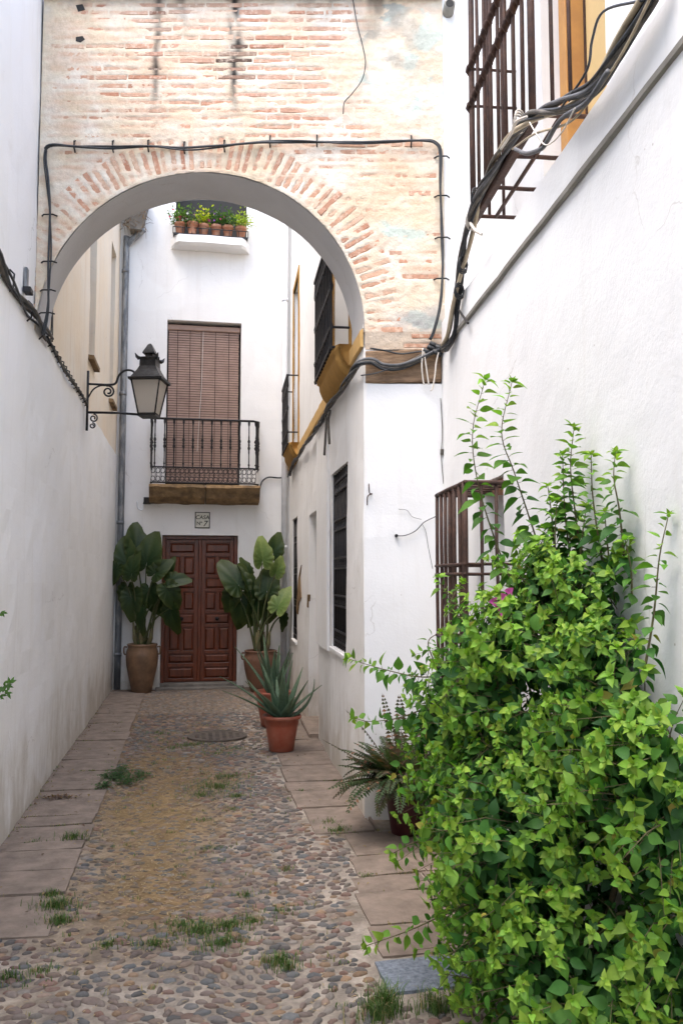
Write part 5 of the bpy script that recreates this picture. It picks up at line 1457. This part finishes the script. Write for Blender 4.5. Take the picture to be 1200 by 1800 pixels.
# ---- flower pots on the high ledge
RP = random.Random(50)
pot_px = ((322, 405, 20, 'pink and white flowers', 'first from the left'), (351, 410, 18, 'trailing grey green leaves', 'second from the left'), (357, 398, 20, 'bright yellow green leaves', None), (379, 401, 20, 'purple flowers', None), (403, 403, 21, 'dark green leaves', None), (430, 407, 22, 'yellow leaves and a white bloom', 'last on the right'))
specs = [('terracotta pot with pink and white flowers at the left end of the high ledge', [(.55, .04, .12), (.75, .7, .7), (.45, .02, .06)], (.10, .17, .04)),
         ('low terracotta pot with trailing grey green leaves on the high ledge', [(.30, .12, .2)], (.09, .13, .06)),
         ('terracotta pot with bright yellow green leaves on the high ledge', [(.65, .55, .03)], (.42, .45, .03)),
         ('terracotta pot with purple flowers on the high ledge', [(.25, .06, .40), (.55, .04, .2)], (.05, .10, .03)),
         ('terracotta pot with plain dark green leaves on the high ledge', [(.16, .2, .08)], (.07, .13, .04)),
         ('terracotta pot with yellow leaves and white bloom, right end of high ledge', [(.8, .8, .75), (.6, .5, .05)], (.28, .33, .05))]
tray = thing('plant_tray', 'black metal tray rail holding the flower pots on the high ledge', 'tray', FE.pt(.2, 6.89, .2))
MB().fbox(FE, -.36, .78, 6.888, 6.915, .06, .26).build('tray', 'iron', tray)
MB().tube([FE.pt(-.36, 7.0, .27), FE.pt(.78, 7.0, .27)], .008, 5).build('rail', 'iron', tray)
for k in range(9): MB().tube([FE.pt(-.36 + k * .1425, 6.90, .265), FE.pt(-.36 + k * .1425, 7.0, .27)], .006, 5).build('post', 'iron', tray)
for k, (lab, fl, lc) in enumerate(specs):
    u = -.255 + k * .182 + (.0, .0, -.01, .0, .0, .02)[k]; dz = (0, -.03, .035, .01, .01, 0)[k]
    c = FE.pt(u, 6.917, .165 if k != 1 else .215); t = thing('flower_pot', lab, 'flower pot', c, 'pots on the high ledge')
    h, r = .185, .085
    mb = MB(); mb.lathe([(r * .62, 0), (r * .9, h * .75), (r * 1.05, h * .76), (r * 1.05, h), (r * .9, h), (r * .88, h * .9), (0, h * .9)], c, 18); mb.build('pot', 'terracotta_old', t, True)
    fo = MB(); pe = MB()
    for i in range(260):
        d = Vector((RP.gauss(0, .5), RP.gauss(0, .4), abs(RP.gauss(0, .6)) + (.05 if k != 1 else -.25))); p = Vector(c) + Vector((0, 0, h)) + d * .16
        mx = basis(d + Vector((RP.gauss(0, .5), RP.gauss(-.3, .4), RP.gauss(0, .4))), Z, RP.uniform(.03, .055), p); v_, f_ = LP[i % 5]
        fo.add([mx @ Vector(q) for q in v_], f_, tuple(Vector(lc) * RP.uniform(.6, 1.35)))
    for i in range((14, 4, 10, 12, 2, 8)[k]):
        d = Vector((RP.gauss(0, .45), -abs(RP.gauss(.3, .35)), abs(RP.gauss(.25, .5)))); p = Vector(c) + Vector((0, 0, h + .02)) + d * .15
        for a in range(4):
            mx = basis(Vector((c_(a * 1.57), -.35, s_(a * 1.57))), Vector((0, -1, 0)), .022, p); v_, f_ = LP[2]; pe.add([mx @ Vector(q) for q in v_], f_, fl[i % len(fl)])
    fo.build('foliage', 'leaf_attr', t, True); pe.build('flowers', 'petal', t, True)['kind'] = 'stuff'

# ---- small sprigs reaching in at the left edge
sp = thing('sprig', 'small green sprig reaching in at the left edge above the flagstones', 'plant', (-.98, 3.9, .9))
RG = random.Random(4); spm = MB(); spt = MB()
for pts in (((-40, 1235, 3.9), (-15, 1222, 3.9), (8, 1206, 3.9), (20, 1200, 3.9)), ((-40, 1095, 3.8), (-15, 1085, 3.8), (5, 1077, 3.8)), ((-40, 1230, 3.9), (-10, 1228, 3.9), (14, 1218, 3.9))):
    P_ = pxpath(pts, 5); spt.tube(P_, .002, 4)
    for i, p in enumerate(P_):
        for k in range(2):
            mx = basis(Vector((RG.uniform(-.2, 1), RG.uniform(-.5, .2), RG.uniform(-.8, .8))), Vector((0, -1, .4)), RG.uniform(.02, .034), p); v_, f_ = leaf_proto(.2, .2, wd=.2); spm.add([mx @ Vector(q) for q in v_], f_, tuple(Vector((.09, .18, .04)) * RG.uniform(.8, 1.3)))
spt.build('stem', 'stem_green', sp); spm.build('leaves', 'leaf_attr', sp)

# ---- grass, creeping weeds and straw between the stones
gr = MB(); RW = random.Random(8)
def tuft(x, y_, n, h, r, dry=.12):
    for i in range(n):
        a = RW.uniform(0, 6.28); q = abs(RW.gauss(0, .75)) * r; p = Vector((x + q * 1.5 * c_(a), y_ + q * s_(a), 0)); l = h * RW.uniform(.3, .85); b = RW.uniform(0, 6.28); o = Vector((c_(b), s_(b), 0)) * RW.uniform(.25, .9)
        w = o.cross(Z).normalized() * RW.uniform(.0012, .0026); c = Vector((.085, .15, .035)) * RW.uniform(.7, 1.35)
        if RW.random() < dry: c = Vector((.36, .28, .13)) * RW.uniform(.8, 1.1)
        m_ = p + o * l * .35 + Z * l * .62; e = p + o * l * .95 + Z * l * .78
        gr.add([p - w, p + w, m_ + w * .7, m_ - w * .7, e], [(0, 1, 2, 3), (3, 2, 4)], tuple(c))
for x, y_, n, h, r in ((.21, 6.86, 420, .06, .15), (.30, 7.2, 260, .05, .14), (.10, 6.65, 240, .05, .12), (.36, 6.55, 130, .05, .06), (.06, 4.12, 330, .065, .09), (.20, 4.16, 260, .06, .08), (.16, 3.98, 240, .06, .07), (-.02, 4.22, 160, .05, .07), (.31, 4.2, 130, .05, .06), (-.14, 4.02, 160, .05, .05), (-.65, 4.55, 260, .085, .06), (-.60, 4.36, 200, .06, .05), (-.70, 4.72, 120, .06, .04), (-.72, 5.68, 180, .085, .06), (-.95, 5.66, 60, .04, .05), (.39, 3.75, 200, .07, .05), (.42, 3.68, 90, .06, .04),
                      (.74, 3.27, 240, .17, .045), (.70, 3.22, 120, .11, .05), (.93, 3.24, 150, .13, .05), (1.04, 3.27, 80, .10, .04), (-.72, 3.80, 160, .05, .08), (-.60, 3.84, 60, .05, .04), (.97, 5.56, 200, .05, .06), (.93, 5.75, 90, .06, .05), (.02, 8.6, 200, .06, .13), (.4, 8.35, 160, .05, .16), (.25, 8.15, 120, .04, .12), (-.15, 8.5, 110, .05, .1), (-.35, 4.05, 110, .05, .05), (.30, 4.55, 80, .04, .05), (.14, 5.35, 70, .04, .05), (.55, 4.9, 60, .04, .05), (.98, 4.72, 60, .03, .03), (.85, 6.6, 30, .05, .02), (-.7, 7.9, 80, .03, .06), (.44, 4.3, 90, .04, .06), (-.3, 9.3, 90, .05, .12), (.1, 5.95, 60, .04, .05), (.30, 6.2, 60, .04, .05)):
    tuft(x, y_, n, h, r)
for i in range(46):
    q = RW.choice(LY[1:16]); tuft(RW.uniform(-1.1, -.66), q, RW.randint(4, 22), .03, .025, .45)
    tuft(-1.125, RW.uniform(4.3, 11), RW.randint(4, 16), .035, .02, .5); q = RW.choice(RY[:9])[0]; tuft(RW.uniform(.9, 1.25), q, RW.randint(3, 14), .025, .02, .4)
for i in range(160): tuft(RW.uniform(-.6, .75), RW.uniform(3.3, 10), RW.randint(3, 14), .035, .02, .4)
gr.build('grass', 'grass'); bpy.data.objects['grass']['kind'] = 'stuff'; tag(bpy.data.objects['grass'], 'tufts of green grass and weeds growing between the cobbles', 'grass')
cw = MB()
for x, y_, n, r in ((-.60, 7.35, 420, .13), (-.48, 7.15, 200, .10), (-.66, 7.0, 150, .06), (-.40, 7.35, 110, .07), (-.57, 7.6, 90, .07)):
    for i in range(n):
        p = Vector((x + RW.gauss(0, .55) * r, y_ + RW.gauss(0, .75) * r, RW.uniform(.005, .04))); mx = basis(Vector((RW.gauss(0, 1), RW.gauss(0, 1), RW.uniform(0, .5))), Z, RW.uniform(.014, .028), p); v_, f_ = LP[4]
        cw.add([mx @ Vector(q) for q in v_], f_, tuple(Vector((.045, .105, .025)) * RW.uniform(.7, 1.4)))
cw = cw.build('ground_cover', 'leaf_attr', smooth=True); cw['kind'] = 'stuff'; tag(cw, 'low dark green creeping weed beside the left flagstones', 'weed')
sw = MB()
n = 0
while n < 5200:
    x, y_ = RW.uniform(-.64, .75), RW.uniform(3.3, 9.5)
    if RW.random() > .12 + .9 * straw_mask(x, y_): continue
    a = RW.uniform(0, 6.28); l = RW.uniform(.008, .03); o = Vector((c_(a), s_(a), RW.uniform(-.1, .15))) * l; w = Vector((-s_(a), c_(a), 0)) * RW.uniform(.0012, .003)
    p = Vector((x, y_, bed_z(x, y_) + .004 + RW.uniform(0, .008))); sw.add([p - w, p + o - w, p + o + w, p + w], [(0, 1, 2, 3)]); n += 1
sw = sw.build('straw', 'straw'); sw['kind'] = 'stuff'; tag(sw, 'dry straw litter scattered over the cobbles', 'straw')
dl = MB()
for i in range(420):
    if i < 120: x, y_ = -.95 + RW.gauss(0, .07), 6.72 + RW.gauss(0, .03)
    else:
        y_ = RW.uniform(4.3, 12.5); x = RW.choice([-1.12 + abs(RW.gauss(0, .02)), RW.uniform(-1.1, -.6), RW.uniform(-.6, 1.1), RW.uniform(.8, 1.4)])
    mx = basis(Vector((RW.gauss(0, 1), RW.gauss(0, 1), RW.gauss(.1, .2))), Z, RW.uniform(.012, .03), Vector((x, y_, .016 + RW.uniform(0, .012)))); v_, f_ = LP[i % 5]; dl.add([mx @ Vector(q) for q in v_], f_, tuple(Vector(RW.choice([(.16, .07, .035), (.10, .06, .04), (.28, .19, .09)])) * RW.uniform(.7, 1.2)))
dl = dl.build('leaf_litter', 'grass'); dl['kind'] = 'stuff'; tag(dl, 'brown dead leaves lying along the foot of the walls', 'leaves')
for pix in (((134, 66), (146, 64), (150, 70), (142, 75), (134, 73)), ((134, 10), (146, 8), (150, 17), (138, 21))):
    patch(FA, pix, 'interior', 'putlog_hole_patch', ar, w=.006)  # dark flat patch painted as the shade inside a putlog hole
